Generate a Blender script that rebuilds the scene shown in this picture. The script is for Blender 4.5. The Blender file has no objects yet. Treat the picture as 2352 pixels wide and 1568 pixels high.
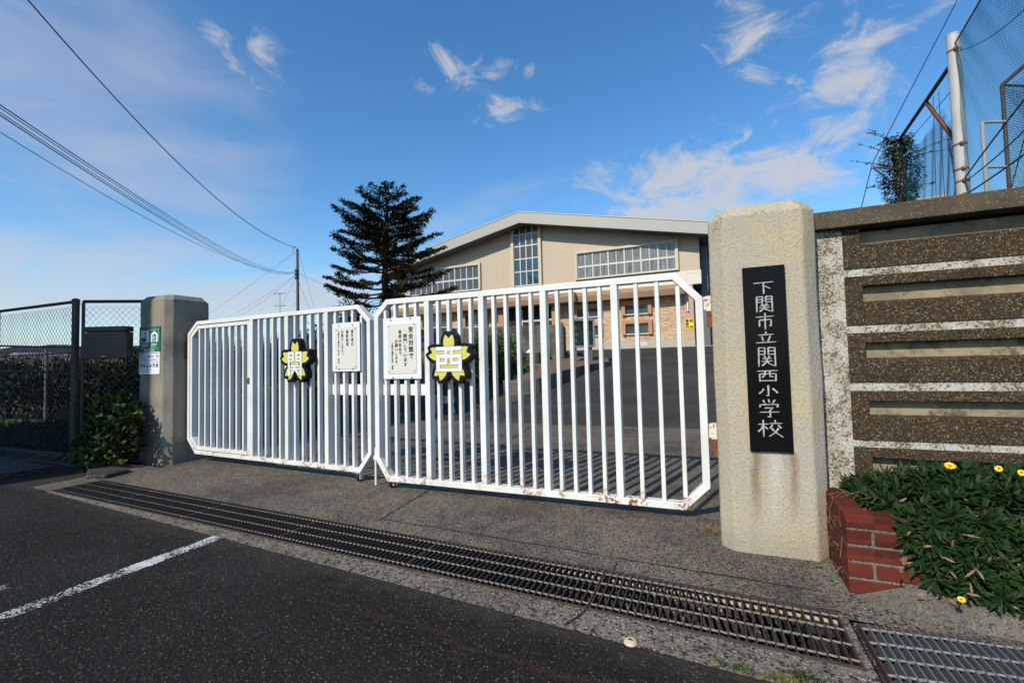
import bpy, math, random
from mathutils import Vector, Matrix
R = math.radians
sc = bpy.context.scene
rnd = random.Random(7)

# ---------------------------------------------------------------- camera
# world: X runs along the gate line (to the right), Y runs away from the street, Z up; metres
H = 1.15
LENS = 1060.0 / 2352.0
PITCH = math.atan(46 / 1060.0)
ROLL = 0.0245
HEAD = math.atan2(.394, .919)          # camera looks 23 degrees left of +Y
fw0 = Vector((0, math.cos(PITCH), math.sin(PITCH))); rt0 = Vector((1, 0, 0)); up0 = rt0.cross(fw0)
c_, s_ = math.cos(ROLL), math.sin(ROLL)
r0 = c_ * rt0 - s_ * up0
u0 = s_ * rt0 + c_ * up0
RZ = Matrix.Rotation(HEAD, 3, 'Z')
r1, u1, f1 = RZ @ r0, RZ @ u0, RZ @ fw0
cam = bpy.data.cameras.new('camera'); cam.sensor_width = 36; cam.lens = 36 * LENS
cam.clip_start = .05; cam.clip_end = 3000
co = bpy.data.objects.new('camera', cam); sc.collection.objects.link(co)
co.matrix_world = Matrix(((r1.x, u1.x, -f1.x, 0), (r1.y, u1.y, -f1.y, 0), (r1.z, u1.z, -f1.z, H), (0, 0, 0, 1)))
sc.camera = co

def survey(px, py, depth):
    """point seen at photo pixel (2352 wide) at a given forward depth: used to place distant things"""
    v = r0 * ((px - 1176) / 1060) + u0 * ((784 - py) / 1060) + fw0
    v = v * (depth / v.y)
    w = RZ @ v
    return Vector((w.x, w.y, w.z + H))

# ---------------------------------------------------------------- light
SUN_EL, SUN_AZ = R(38), math.atan2(-.256, -.967)      # azimuth measured from +Y towards +X
sun = bpy.data.lights.new('sun', 'SUN'); sun.energy = 3.8; sun.angle = R(.53); sun.color = (1, .93, .82)
so = bpy.data.objects.new('sun', sun); sc.collection.objects.link(so)
sd = Vector((math.sin(SUN_AZ) * math.cos(SUN_EL), math.cos(SUN_AZ) * math.cos(SUN_EL), math.sin(SUN_EL)))
so.rotation_euler = (-sd).to_track_quat('-Z', 'Y').to_euler()
sc.view_settings.view_transform = 'Standard'; sc.view_settings.look = 'None'
sc.view_settings.exposure = 0.36; sc.view_settings.gamma = 1.0

w = bpy.data.worlds.new('World'); sc.world = w; w.use_nodes = True
nt = w.node_tree; nt.nodes.clear(); N = nt.nodes; Lk = nt.links.new
out = N.new('ShaderNodeOutputWorld'); bg = N.new('ShaderNodeBackground'); Lk(bg.outputs[0], out.inputs[0])
bg.inputs[1].default_value = .15
sky = N.new('ShaderNodeTexSky'); sky.sky_type = 'NISHITA'; sky.sun_disc = False
sky.sun_elevation = SUN_EL; sky.sun_rotation = SUN_AZ; sky.air_density = 1.0; sky.dust_density = .35; sky.ozone_density = 3.5
sky.altitude = 30
tc = N.new('ShaderNodeTexCoord')

def wmath(op, a, b=None, c=None):
    n = N.new('ShaderNodeMath'); n.operation = op
    for i, x in enumerate((a, b, c)):
        if x is None: continue
        if isinstance(x, (int, float)): n.inputs[i].default_value = x
        else: Lk(x, n.inputs[i])
    return n.outputs[0]

def wdot(v):
    n = N.new('ShaderNodeVectorMath'); n.operation = 'DOT_PRODUCT'
    Lk(tc.outputs['Generated'], n.inputs[0]); n.inputs[1].default_value = v
    return n.outputs['Value']

def cloud_blob(px, py, wx, wy, tilt=0, amp=1.0):
    """soft elliptical region of the sky dome (a direction and two angular widths)"""
    d = survey(px, py, 1.0) - Vector((0, 0, H)); d.normalize()
    a = Vector((d.y, -d.x, 0)).normalized(); b = a.cross(d) * 1.0
    ct, st = math.cos(tilt), math.sin(tilt)
    e1 = a * ct + b * st; e2 = -a * st + b * ct
    x = wmath('DIVIDE', wdot(e1), wx); y = wmath('DIVIDE', wdot(e2), wy)
    rr = wmath('ADD', wmath('MULTIPLY', x, x), wmath('MULTIPLY', y, y))
    g = wmath('MULTIPLY', wmath('POWER', 2.718, wmath('MULTIPLY', rr, -1)), amp)
    return wmath('MULTIPLY', g, wmath('GREATER_THAN', wdot(d), 0))

puffs = [(1545, 400, .17, .065, .05, 1.22), (1775, 400, .14, .065, .0, 1.22), (1540, 483, .16, .04, 0, 1.35), (1720, 60, .07, .10, .4, .9),
         (1870, 20, .16, .05, .3, .7), (1930, 190, .13, .07, .75, 1.0), (1990, 100, .08, .05, .8, .8), (1900, 310, .11, .03, .35, .9),
         (1060, 160, .08, .05, -.4, .85), (970, 205, .05, .025, -.3, .7), (1165, 262, .075, .04, .05, 1.0), (1180, 150, .05, .02, -.2, .75),
         (575, 135, .08, .06, -.7, .70), (2140, 30, .07, .03, .5, .7), (1450, 360, .03, .05, -.4, .7), (1700, 340, .05, .02, 0, .7)]
wisps = [(120, 180, .50, .28, -.6, .62), (250, 330, .55, .13, -.5, .62), (250, 590, .38, .06, .12, .85), (60, 650, .3, .07, .05, .85),
         (620, 690, .40, .07, .1, 1.1), (150, 690, .5, .06, .05, .95), (1090, 480, .3, .05, .35, .6), (700, 640, .3, .05, .1, .6), (330, 90, .3, .12, -.5, .45), (1500, 560, .5, .05, 0, .8)]

def wnoise(scale, detail, rough, stretch, dist=.6):
    mp = N.new('ShaderNodeMapping'); mp.inputs['Scale'].default_value = stretch
    Lk(tc.outputs['Generated'], mp.inputs[0])
    n = N.new('ShaderNodeTexNoise'); n.inputs['Scale'].default_value = scale; n.inputs['Detail'].default_value = detail
    n.inputs['Roughness'].default_value = rough; n.inputs['Distortion'].default_value = dist
    Lk(mp.outputs[0], n.inputs['Vector'])
    return n.outputs['Fac']

def total(lst):
    t = None
    for b in lst:
        g = cloud_blob(*b); t = g if t is None else wmath('MAXIMUM', t, g)
    return t

def sstep(x, lo, hi):
    n = N.new('ShaderNodeMapRange'); n.interpolation_type = 'SMOOTHSTEP'
    n.inputs['From Min'].default_value = lo; n.inputs['From Max'].default_value = hi; Lk(x, n.inputs['Value'])
    return n.outputs[0]
pm = total(puffs); wm = total(wisps)
pn = wnoise(11, 9, .62, (1, 1, 1.7), 1.0); wn = wnoise(3.2, 8, .55, (1, 1, 3.2), 1.2)
pd = wmath('MULTIPLY', sstep(wmath('ADD', wmath('MULTIPLY', wmath('SUBTRACT', pn, .5), 2.9), wmath('MULTIPLY', pm, .95)), .36, 1.25), .84)
wd = wmath('MULTIPLY', sstep(wmath('ADD', wmath('MULTIPLY', wn, .9), wm), .62, 1.7), .8)
pd = wmath('MULTIPLY', pd, sstep(pm, .04, .45)); wd = wmath('MULTIPLY', wd, sstep(wm, .03, .5))
sz = N.new('ShaderNodeSeparateXYZ'); Lk(tc.outputs['Generated'], sz.inputs[0])
hz_ = wmath('MULTIPLY', wmath('POWER', 2.718, wmath('MULTIPLY', wmath('MAXIMUM', sz.outputs[2], 0), -9.5)), .72)
cl = wmath('MAXIMUM', wmath('MAXIMUM', pd, wd), hz_)
hsv = N.new('ShaderNodeHueSaturation'); hsv.inputs['Hue'].default_value = .5; hsv.inputs['Saturation'].default_value = 1.20; hsv.inputs['Value'].default_value = 1.0
Lk(sky.outputs[0], hsv.inputs['Color'])
mixc = N.new('ShaderNodeMix'); mixc.data_type = 'RGBA'
tint = N.new('ShaderNodeMix'); tint.data_type = 'RGBA'; tint.blend_type = 'MULTIPLY'; tint.inputs[0].default_value = 1
Lk(hsv.outputs[0], tint.inputs[6]); tint.inputs[7].default_value = (.86, .99, .98, 1)
Lk(cl, mixc.inputs[0]); Lk(tint.outputs[2], mixc.inputs[6]); mixc.inputs[7].default_value = (3.15, 3.16, 3.34, 1)
Lk(mixc.outputs[2], bg.inputs[0])

# ---------------------------------------------------------------- helpers
WM = {}
def link(o): sc.collection.objects.link(o); return o

def thing(name, label, cat, loc=(0, 0, 0), rotz=0, group=None):
    o = link(bpy.data.objects.new(name, None)); o.empty_display_size = .1
    o.location = loc; o.rotation_euler = (0, 0, rotz)
    WM[o.name] = Matrix.Translation(Vector(loc)) @ Matrix.Rotation(rotz, 4, 'Z')
    return tag(o, label, cat, group)

def tag(o, label, cat, group=None, kind=None):
    if label: o['label'] = label
    if cat: o['category'] = cat
    if group: o['group'] = group
    if kind: o['kind'] = kind
    return o

def struct(o): o['kind'] = 'structure'; return o

class MB:
    def __init__(s): s.v = []; s.f = []
    def add(s, vs, fs):
        b = len(s.v); s.v += [Vector(v) for v in vs]; s.f += [tuple(b + i for i in f) for f in fs]; return s
    def box(s, x0, x1, y0, y1, z0, z1):
        return s.add([(x0, y0, z0), (x1, y0, z0), (x1, y1, z0), (x0, y1, z0), (x0, y0, z1), (x1, y0, z1), (x1, y1, z1), (x0, y1, z1)],
                     [(3, 2, 1, 0), (4, 5, 6, 7), (0, 1, 5, 4), (1, 2, 6, 5), (2, 3, 7, 6), (3, 0, 4, 7)])
    def obox(s, c, a, b, d):
        c, a, b, d = map(Vector, (c, a, b, d))
        vs = [c - a - b - d, c + a - b - d, c + a + b - d, c - a + b - d, c - a - b + d, c + a - b + d, c + a + b + d, c - a + b + d]
        return s.add(vs, [(3, 2, 1, 0), (4, 5, 6, 7), (0, 1, 5, 4), (1, 2, 6, 5), (2, 3, 7, 6), (3, 0, 4, 7)])
    def bar(s, p, q, wd, dp, up=(0, 1, 0)):
        p, q, up = Vector(p), Vector(q), Vector(up); t = (q - p); L = t.length; t.normalize(); a = t.cross(up).normalized(); b = a.cross(t)
        return s.obox((p + q) / 2, t * (L / 2), a * (wd / 2), b * (dp / 2))
    def prism(s, poly, y0, y1):
        n = len(poly)
        vs = [(x, y0, z) for x, z in poly] + [(x, y1, z) for x, z in poly]
        return s.add(vs, [tuple(range(n)), tuple(range(2 * n - 1, n - 1, -1))] + [(i, i + n, (i + 1) % n + n, (i + 1) % n) for i in range(n)])
    def zprism(s, poly, z0, z1):
        n = len(poly)
        vs = [(x, y, z0) for x, y in poly] + [(x, y, z1) for x, y in poly]
        return s.add(vs, [tuple(range(n - 1, -1, -1)), tuple(range(n, 2 * n))] + [(i, (i + 1) % n, (i + 1) % n + n, i + n) for i in range(n)])
    def tube(s, pts, r, n=8, cap=True):
        pts = [Vector(p) for p in pts]; m = len(pts); rr = r if isinstance(r, (list, tuple)) else [r] * m
        vs = []; up = None
        for i, p in enumerate(pts):
            t = (pts[min(i + 1, m - 1)] - pts[max(i - 1, 0)]).normalized()
            if up is None: up = Vector((0, 0, 1)) if abs(t.z) < .9 else Vector((1, 0, 0))
            a = t.cross(up).normalized(); b = a.cross(t).normalized(); up = b
            for k in range(n):
                an = 2 * math.pi * k / n; vs.append(p + (a * math.cos(an) + b * math.sin(an)) * rr[i])
        fs = [(i * n + k, i * n + (k + 1) % n, (i + 1) * n + (k + 1) % n, (i + 1) * n + k) for i in range(m - 1) for k in range(n)]
        if cap: fs += [tuple(range(n - 1, -1, -1)), tuple((m - 1) * n + k for k in range(n))]
        return s.add(vs, fs)
    def lathe(s, prof, c, n=20, axis='Z'):
        vs = []
        for r, h in prof:
            for k in range(n):
                a = 2 * math.pi * k / n
                v = Vector((r * math.cos(a), r * math.sin(a), h))
                if axis == 'Y': v = Vector((v.x, v.z, v.y))
                if axis == 'X': v = Vector((v.z, v.x, v.y))
                vs.append(Vector(c) + v)
        m = len(prof)
        fs = [(i * n + k, i * n + (k + 1) % n, (i + 1) * n + (k + 1) % n, (i + 1) * n + k) for i in range(m - 1) for k in range(n)]
        fs += [tuple(range(n - 1, -1, -1)), tuple((m - 1) * n + k for k in range(n))]
        return s.add(vs, fs)
    def leaf(s, p, d, nrm, L, W, droop=.2, seg=2):
        p, d, nrm = Vector(p), Vector(d).normalized(), Vector(nrm)
        sd_ = d.cross(nrm)
        if sd_.length < 1e-4: sd_ = d.cross(Vector((1, 0, .3)))
        sd_.normalize(); nn = sd_.cross(d).normalized()
        if seg == 1:
            return s.add([p, p + d * L * .45 + sd_ * W / 2, p + d * L - nn * L * droop, p + d * L * .45 - sd_ * W / 2], [(0, 1, 2, 3)])
        m1 = p + d * L * .35 - nn * L * droop * .1; m2 = p + d * L * .72 - nn * L * droop * .45; e = p + d * L - nn * L * droop
        return s.add([p, m1 + sd_ * W * .42, m1 - sd_ * W * .42, m2 + sd_ * W * .5, m2 - sd_ * W * .5, e], [(0, 1, 2), (1, 3, 4, 2), (3, 5, 4)])
    def build(s, name, mat, parent=None, world=False, smooth=False, bevel=0, seg=2):
        me = bpy.data.meshes.new(name)
        vs = s.v
        if parent is not None and world:
            inv = WM[parent.name].inverted(); vs = [inv @ v for v in vs]
        me.from_pydata([tuple(v) for v in vs], [], s.f); me.update()
        if mat: me.materials.append(mat)
        if smooth: me.shade_smooth()
        o = link(bpy.data.objects.new(name, me))
        if parent is not None: o.parent = parent; WM[o.name] = WM[parent.name]
        else: WM[o.name] = Matrix.Identity(4)
        if bevel:
            b = o.modifiers.new('bevel', 'BEVEL'); b.width = bevel; b.segments = seg; b.limit_method = 'ANGLE'; b.angle_limit = R(40)
        return o

# ---- materials
def new_mat(name):
    m = bpy.data.materials.new(name); m.use_nodes = True
    t = m.node_tree; b = t.nodes['Principled BSDF']
    return m, t, b

class NT:
    def __init__(s, name, rough=.7, spec=.4, metal=0):
        s.m, s.t, s.b = new_mat(name); s.b.inputs['Roughness'].default_value = rough
        s.b.inputs['Specular IOR Level'].default_value = spec; s.b.inputs['Metallic'].default_value = metal
        s.tc = s.t.nodes.new('ShaderNodeTexCoord')
    def set(s, inp, v):
        if isinstance(v, (int, float)): inp.default_value = v
        elif isinstance(v, (tuple, list)): inp.default_value = (*v, 1) if len(v) == 3 and inp.type == 'RGBA' else v
        else: s.t.links.new(v, inp)
    def co(s, scale=(1, 1, 1), kind='Object'):
        n = s.t.nodes.new('ShaderNodeMapping'); n.inputs['Scale'].default_value = scale
        s.t.links.new(s.tc.outputs[kind], n.inputs[0]); return n.outputs[0]
    def noise(s, scale, detail=4, rough=.55, vec=None, dist=0):
        n = s.t.nodes.new('ShaderNodeTexNoise'); n.inputs['Scale'].default_value = scale; n.inputs['Detail'].default_value = detail
        n.inputs['Roughness'].default_value = rough; n.inputs['Distortion'].default_value = dist
        s.t.links.new(vec if vec is not None else s.tc.outputs['Object'], n.inputs['Vector']); return n.outputs['Fac']
    def voro(s, scale, out='Distance', feat='F1', vec=None, rand=1):
        n = s.t.nodes.new('ShaderNodeTexVoronoi'); n.inputs['Scale'].default_value = scale; n.feature = feat
        n.inputs['Randomness'].default_value = rand
        s.t.links.new(vec if vec is not None else s.tc.outputs['Object'], n.inputs['Vector']); return n.outputs[out]
    def sep(s, v, i):
        n = s.t.nodes.new('ShaderNodeSeparateXYZ'); s.t.links.new(v, n.inputs[0]); return n.outputs[i]
    def sepc(s, v, i=0):
        n = s.t.nodes.new('ShaderNodeSeparateColor'); s.t.links.new(v, n.inputs[0]); return n.outputs[i]
    def rng(s, v, lo, hi, a=0, b=1, smooth=True):
        n = s.t.nodes.new('ShaderNodeMapRange'); n.interpolation_type = 'SMOOTHSTEP' if smooth else 'LINEAR'
        for i, x in zip(('From Min', 'From Max', 'To Min', 'To Max'), (lo, hi, a, b)): n.inputs[i].default_value = x
        s.t.links.new(v, n.inputs['Value']); return n.outputs[0]
    def math(s, op, a, b=0):
        n = s.t.nodes.new('ShaderNodeMath'); n.operation = op; s.set(n.inputs[0], a); s.set(n.inputs[1], b); return n.outputs[0]
    def mix(s, f, a, b, mode='MIX'):
        n = s.t.nodes.new('ShaderNodeMix'); n.data_type = 'RGBA'; n.blend_type = mode
        s.set(n.inputs[0], f); s.set(n.inputs[6], a); s.set(n.inputs[7], b); return n.outputs[2]
    def bump(s, h, dist=.01, strength=1, prev=None):
        n = s.t.nodes.new('ShaderNodeBump'); n.inputs['Distance'].default_value = dist; n.inputs['Strength'].default_value = strength
        s.t.links.new(h, n.inputs['Height'])
        if prev is not None: s.t.links.new(prev, n.inputs['Normal'])
        s.t.links.new(n.outputs[0], s.b.inputs['Normal']); return n.outputs[0]
    def col(s, c): s.set(s.b.inputs['Base Color'], c); return s
    def rough(s, v): s.set(s.b.inputs['Roughness'], v); return s

def plain(name, c, rough=.6, metal=0, var=.12, scale=6, spec=.4):
    n = NT(name, rough, spec, metal)
    f = n.noise(scale, 5)
    n.col(n.mix(f, tuple(x * (1 - var * 1.6) for x in c), tuple(min(1, x * (1 + var * 1.6)) for x in c)))
    return n.m

def m_asphalt(name, base=.034, speck=.22, sc_=1.0):
    n = NT(name, .95, .10)
    w_ = n.noise(30, 2)
    v1 = n.voro(78 * sc_, 'Color'); v1d = n.voro(78 * sc_, 'Distance')
    v2 = n.voro(160 * sc_, 'Color'); v2d = n.voro(160 * sc_, 'Distance')
    big = n.noise(.9, 6, .6); mid = n.noise(9, 5, .65)
    st1 = n.math('MULTIPLY', n.rng(n.sepc(v1, 0), .84, .93), n.rng(v1d, .46, .26))
    st2 = n.math('MULTIPLY', n.rng(n.sepc(v2, 1), .86, .94), n.rng(v2d, .50, .25))
    dk = n.math('MULTIPLY', n.rng(n.sepc(v1, 2), .45, .8), n.rng(v1d, .6, .3))
    c = n.mix(mid, (base * .54, base * .49, base * .43), (base * 1.33, base * 1.20, base * 1.06))
    c = n.mix(n.math('MULTIPLY', dk, .7), c, (base * 2.1, base * 2.05, base * 2.05))
    c = n.mix(n.rng(big, .42, .7), c, n.mix(.35, c, (base * 2.4, base * 2.3, base * 2.2)))
    tyre = n.noise(1.3, 3, .5, n.co((.12, 1, 1)))
    c = n.mix(n.math('MULTIPLY', n.rng(tyre, .45, .62), .35), c, (base * 1.9, base * 1.85, base * 1.75))
    if sc_ == 1.0:      # dusty edge along the gutter
        P = n.tc.outputs['Object']; dq = n.math('ADD', n.sep(P, 1), n.math('ADD', n.math('MULTIPLY', n.sep(P, 0), .078), n.math('MULTIPLY', n.math('SUBTRACT', mid, .5), .35)))
        c = n.mix(n.math('MULTIPLY', n.rng(dq, 1.72, 1.93), .5), c, (.055, .045, .034))
    hue = n.mix(n.sepc(v1, 1), (speck * .7, speck * .74, speck * .70), (speck, speck * .86, speck * .62))
    c = n.mix(n.math('MULTIPLY', st1, .8), c, hue)
    c = n.mix(n.math('MULTIPLY', st2, .7), c, n.mix(n.sepc(v2, 0), (speck * .5, speck * .5, speck * .5), (speck * 1.1, speck * 1.05, speck * .95)))
    n.col(c)
    hgt = n.math('ADD', n.math('MULTIPLY', n.rng(v1d, .7, .1), .6), n.math('MULTIPLY', mid, .6))
    n.bump(hgt, .006, .9)
    return n.m

def m_concrete(name, lite=(.20, .175, .145), dark=(.055, .052, .05), peb=70, cover=.45, stain=.5, smooth=.9):
    n = NT(name, smooth, .2)
    wv = n.t.nodes.new('ShaderNodeMix'); wv.data_type = 'VECTOR'; wv.inputs[0].default_value = .018
    nz = n.t.nodes.new('ShaderNodeTexNoise'); nz.inputs['Scale'].default_value = peb * .8; n.t.links.new(n.tc.outputs['Object'], nz.inputs['Vector'])
    n.t.links.new(n.tc.outputs['Object'], wv.inputs[4]); n.t.links.new(nz.outputs['Color'], wv.inputs[5]); vec = wv.outputs[1]
    v = n.voro(peb, 'Color', vec=vec); vd = n.voro(peb, 'Distance', vec=vec); r_ = n.sepc(v, 0)
    v2 = n.voro(peb * 2.3, 'Color', vec=vec); r2_ = n.sepc(v2, 0)
    big = n.noise(1.1, 6, .62); mid = n.noise(7, 5, .6); fine = n.noise(150, 3, .65); dens = n.noise(2.3, 4, .6)
    thr = n.math('ADD', r_, n.math('MULTIPLY', n.math('SUBTRACT', dens, .5), .7))
    st = n.math('MULTIPLY', n.rng(thr, 1 - cover - .06, 1 - cover + .06), n.rng(vd, .60, .42))
    st2 = n.math('MULTIPLY', n.rng(r2_, 1 - cover * .8 - .05, 1 - cover * .8 + .05), .75)
    c = n.mix(fine, tuple(x * .62 for x in lite), tuple(x * 1.35 for x in lite))
    dk = n.mix(n.sepc(v, 1), tuple(x * .55 for x in dark), tuple(x * 1.9 for x in dark))
    c = n.mix(st2, c, n.mix(n.sepc(v2, 1), tuple(x * .5 for x in dark), tuple(x * 1.8 for x in dark)))
    c = n.mix(st, c, dk)
    c = n.mix(n.math('MULTIPLY', n.rng(n.sepc(v2, 2), .95, .97), .6), c, (.5, .48, .44))
    c = n.mix(n.math('MULTIPLY', n.rng(n.math('ADD', n.math('MULTIPLY', big, .7), n.math('MULTIPLY', mid, .3)), .42, .64), stain), c, tuple(x * .8 for x in dark))
    n.col(c); n.bump(n.math('ADD', n.math('MULTIPLY', fine, .5), n.math('MULTIPLY', st, .8)), .005, .9)
    return n.m

def m_stucco(name, base, dark, scale=45, amt=.012, grey=.3, moss=0.0, drip=None):
    n = NT(name, .92, .2)
    a = n.noise(scale, 2, .5, dist=.2); b = n.noise(scale * 2.7, 3, .6); c0 = n.noise(scale * 7, 2, .6)
    big = n.noise(1.8, 5, .65); streak = n.noise(2.2, 6, .6, n.co((4, 4, .35))); tone = n.noise(3.1, 4, .6)
    c = n.mix(n.rng(tone, .35, .68), base, tuple(x * k for x, k in zip(base, (1.10, 1.02, .80))))
    c = n.mix(n.math('MULTIPLY', n.rng(big, .42, .7), grey), c, dark)
    c = n.mix(n.math('MULTIPLY', n.rng(streak, .52, .74), grey * .8), c, tuple(x * .62 for x in base))
    P = n.tc.outputs['Object']; z = n.sep(P, 2); x = n.sep(P, 0)
    spots = n.math('MULTIPLY', n.rng(n.noise(46, 4, .7), .55, .64), n.math('MULTIPLY', n.rng(z, 1.84, 1.95), n.rng(n.noise(5, 2), .47, .58)))
    c = n.mix(n.math('MULTIPLY', spots, .85), c, (.03, .026, .02))
    c = n.mix(n.math('MULTIPLY', n.rng(z, .22, .0), .45), c, tuple(q * .55 for q in base))
    if drip:       # rusty water marks below the name plate, with a pale tongue between them
        for dx, wd, col, k in drip:
            g = n.math('MULTIPLY', n.rng(n.math('ABSOLUTE', n.math('ADD', n.math('SUBTRACT', x, dx), n.math('MULTIPLY', n.math('SUBTRACT', n.noise(6, 4, .6, n.co((1, 1, .5))), .5), .09))), wd, 0), n.math('MULTIPLY', n.rng(z, .60, .595), n.rng(z, .10, .50)))
            c = n.mix(n.math('MULTIPLY', g, k), c, col)
    c = n.mix(n.math('MULTIPLY', n.rng(b, .5, .7), .16), c, (.66, .62, .52))
    n.col(c)
    h = n.math('ADD', n.math('MULTIPLY', n.rng(a, .53, .68), 1.0), n.math('ADD', n.math('MULTIPLY', n.rng(b, .52, .70), .7), n.math('MULTIPLY', c0, .22)))
    n.bump(h, amt, .75)
    return n.m

def m_paint_rust(name):
    n = NT(name, .38, .45)
    z = n.sep(n.tc.outputs['Object'], 2)
    big = n.noise(2.3, 5, .6); fine = n.noise(34, 5, .65); chip = n.noise(70, 3, .6); streak = n.noise(20, 4, .6, n.co((1, 1, .16)))
    low = n.rng(z, .27, .10)
    sel = n.rng(n.noise(5.5, 2, .5),   .49, .60)
    rust = n.math('MULTIPLY', n.math('MULTIPLY', n.rng(fine, .46, .60), low), sel)
    rust = n.math('MAXIMUM', rust, n.math('MULTIPLY', n.math('MULTIPLY', n.rng(streak, .54, .66), n.rng(z, .15, .11)), sel))
    rust = n.math('MAXIMUM', rust, n.math('MULTIPLY', n.rng(chip, .715, .745), n.rng(n.noise(3, 2), .5, .6)))
    c = n.mix(n.rng(big, .35, .7), (.69, .69, .67), (.60, .595, .555))
    c = n.mix(n.math('MULTIPLY', n.math('MULTIPLY', low, n.rng(streak, .45, .65)), .35), c, (.62, .50, .30))
    rc = n.mix(n.noise(55, 3), (.045, .018, .010), (.36, .13, .03))
    n.col(n.mix(rust, c, rc)); n.rough(n.mix(rust, (.36,) * 3, (.9,) * 3))
    n.bump(n.math('ADD', n.math('MULTIPLY', fine, .25), rust), .0012, .6)
    return n.m

def m_leaf(name, a, b, third=None, rough=.5, scale=2.5, spec=.35, trans=.15):
    n = NT(name, rough, spec)
    f = n.noise(scale, 4, .65); g = n.noise(scale * 9, 2, .5)
    c = n.mix(n.rng(f, .38, .64), a, b)
    if third: c = n.mix(n.rng(g, .62, .74), c, third)
    c = n.mix(n.math('MULTIPLY', n.rng(g, .3, .6), .35), c, tuple(x * .55 for x in a))
    n.col(c)
    return n.m

def m_capstone():
    n = NT('wall_cap_concrete', .9, .25); a = n.noise(5, 6, .65); f = n.noise(120, 3, .6); v = n.voro(170, 'Color'); vd = n.voro(170, 'Distance')
    c = n.mix(n.rng(a, .38, .64), (.105, .082, .050), (.065, .052, .033)); c = n.mix(n.math('MULTIPLY', f, .5), c, (.05, .042, .028))
    c = n.mix(n.math('MULTIPLY', n.rng(n.sepc(v, 0), .88, .94), n.rng(vd, .5, .25)), c, (.34, .29, .20)); n.col(c); n.bump(n.math('ADD', f, a), .004, .6); return n.m

M = {}
M['asphalt'] = m_asphalt('asphalt', .0138, .135)
M['asphalt_far'] = m_asphalt('driveway_asphalt', .036, .12, .5)
M['apron'] = m_concrete('exposed_concrete', (.205, .165, .120), (.030, .027, .024), 92, .48, .55)
M['strip'] = m_concrete('drain_concrete', (.185, .155, .115), (.030, .029, .028), 58, .36, .35)
M['footing'] = m_concrete('mortar_concrete', (.17, .145, .110), (.06, .055, .045), 130, .2, .5)
M['channel'] = m_concrete('channel_concrete', (.05, .045, .036), (.015, .015, .015), 60, .3, .6)
M['pillar'] = m_stucco('cream_stucco', (.415, .37, .295), (.37, .345, .29), 78, .0036, .5, 0, [(.195, .035, (.20, .13, .06), .75), (.385, .035, (.20, .13, .06), .7), (.29, .06, (.55, .53, .47), .5)])
M['pillar_old'] = m_stucco('weathered_stucco', (.255, .235, .20), (.115, .112, .10), 62, .004, .8)
M['capstone'] = m_capstone()
M['paint'] = m_paint_rust('white_gate_paint')
def m_worn():
    n = NT('worn_white_paint', .6, .3); a = n.noise(24, 5, .7)
    n.col(n.mix(n.rng(a, .50, .62), n.mix(n.noise(9, 3), (.60, .55, .45), (.66, .64, .58)), n.mix(n.noise(60, 3), (.12, .04, .015), (.34, .13, .04)))); return n.m
M['paint_worn'] = m_worn()
M['black'] = plain('black_paint', (.004, .004, .005), .5, 0, .2, 5, .18)
M['emblem_yellow'] = plain('yellow_sheet', (.53, .50, .11), .5, 0, .03, 3, .3)
M['emblem_white'] = plain('white_sheet', (.66, .66, .66), .45, 0, .02, 3, .3)
M['board_white'] = plain('white_board', (.66, .67, .69), .4, 0, .03, 4)
M['board_cream'] = plain('aged_white_sheet', (.585, .57, .50), .42, 0, .04, 3)
M['ink'] = plain('black_ink', (.015, .015, .015), .6, 0, .1)
M['screw'] = plain('rusty_screw', (.05, .022, .012), .7)
M['rust'] = plain('rust', (.19, .055, .022), .9, 0, .55, 60)
M['rubber'] = plain('rubber', (.012, .012, .012), .6)
M['steel'] = plain('galvanised_steel', (.24, .25, .26), .55, .4, .2, 12)
M['grate_rod_steel'] = plain('grey_steel_rod', (.22, .225, .23), .6, .2, .15, 20)
M['grate_slat'] = plain('grey_steel_slat', (.15, .158, .165), .6, .3, .2, 14)
M['steel_dull'] = plain('weathered_steel', (.16, .155, .15), .6, .5, .3, 30)
M['grate_bar'] = plain('dark_rusted_steel', (.042, .034, .030), .7, .2, .35, 25)
M['grate_rod'] = plain('worn_steel_rod', (.215, .185, .145), .65, .2, .3, 60)
M['frame_rust'] = plain('rusty_angle', (.07, .045, .035), .75, .2, .35, 20)
M['strap_rust'] = plain('brown_strap', (.16, .085, .045), .8, 0, .3, 30)
M['fence_pipe'] = plain('dark_painted_pipe', (.055, .052, .045), .55, .2, .3, 9)
M['fence_rail'] = plain('brown_rusted_pipe', (.07, .035, .022), .7, .1, .35, 14)
M['wire'] = plain('grey_wire', (.10, .11, .105), .5, .3)
M['mailbox'] = plain('bronze_metal', (.075, .068, .062), .38, .6, .08, 8)
M['sign_green'] = plain('green_sign', (.005, .14, .075), .4, 0, .05)
M['sign_white'] = plain('white_sign', (.72, .73, .76), .4, 0, .03)
M['ink_red'] = plain('red_ink', (.50, .06, .05), .6)
M['ink_blue'] = plain('blue_ink', (.06, .10, .42), .6)
M['sign_yellow'] = plain('yellow_sign', (.80, .55, .02), .4, 0, .03)
M['granite'] = plain('polished_black_granite', (.006, .006, .006), .13, 0, .3, 160, .09)
M['engraved'] = plain('engraved_grey', (.36, .36, .34), .85, 0, .35, 70)
M['cable'] = plain('black_cable', (.012, .012, .014), .5)
M['pole'] = plain('grey_pole_paint', (.40, .40, .38), .5, 0, .12, 3)
M['pole_dark'] = plain('concrete_pole', (.085, .075, .055), .8, 0, .25, 4)
M['net'] = plain('teal_net_cord', (.018, .10, .115), .7)
M['net_dark'] = plain('dark_net_cord', (.022, .035, .045), .7)
M['white_line'] = None
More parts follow.
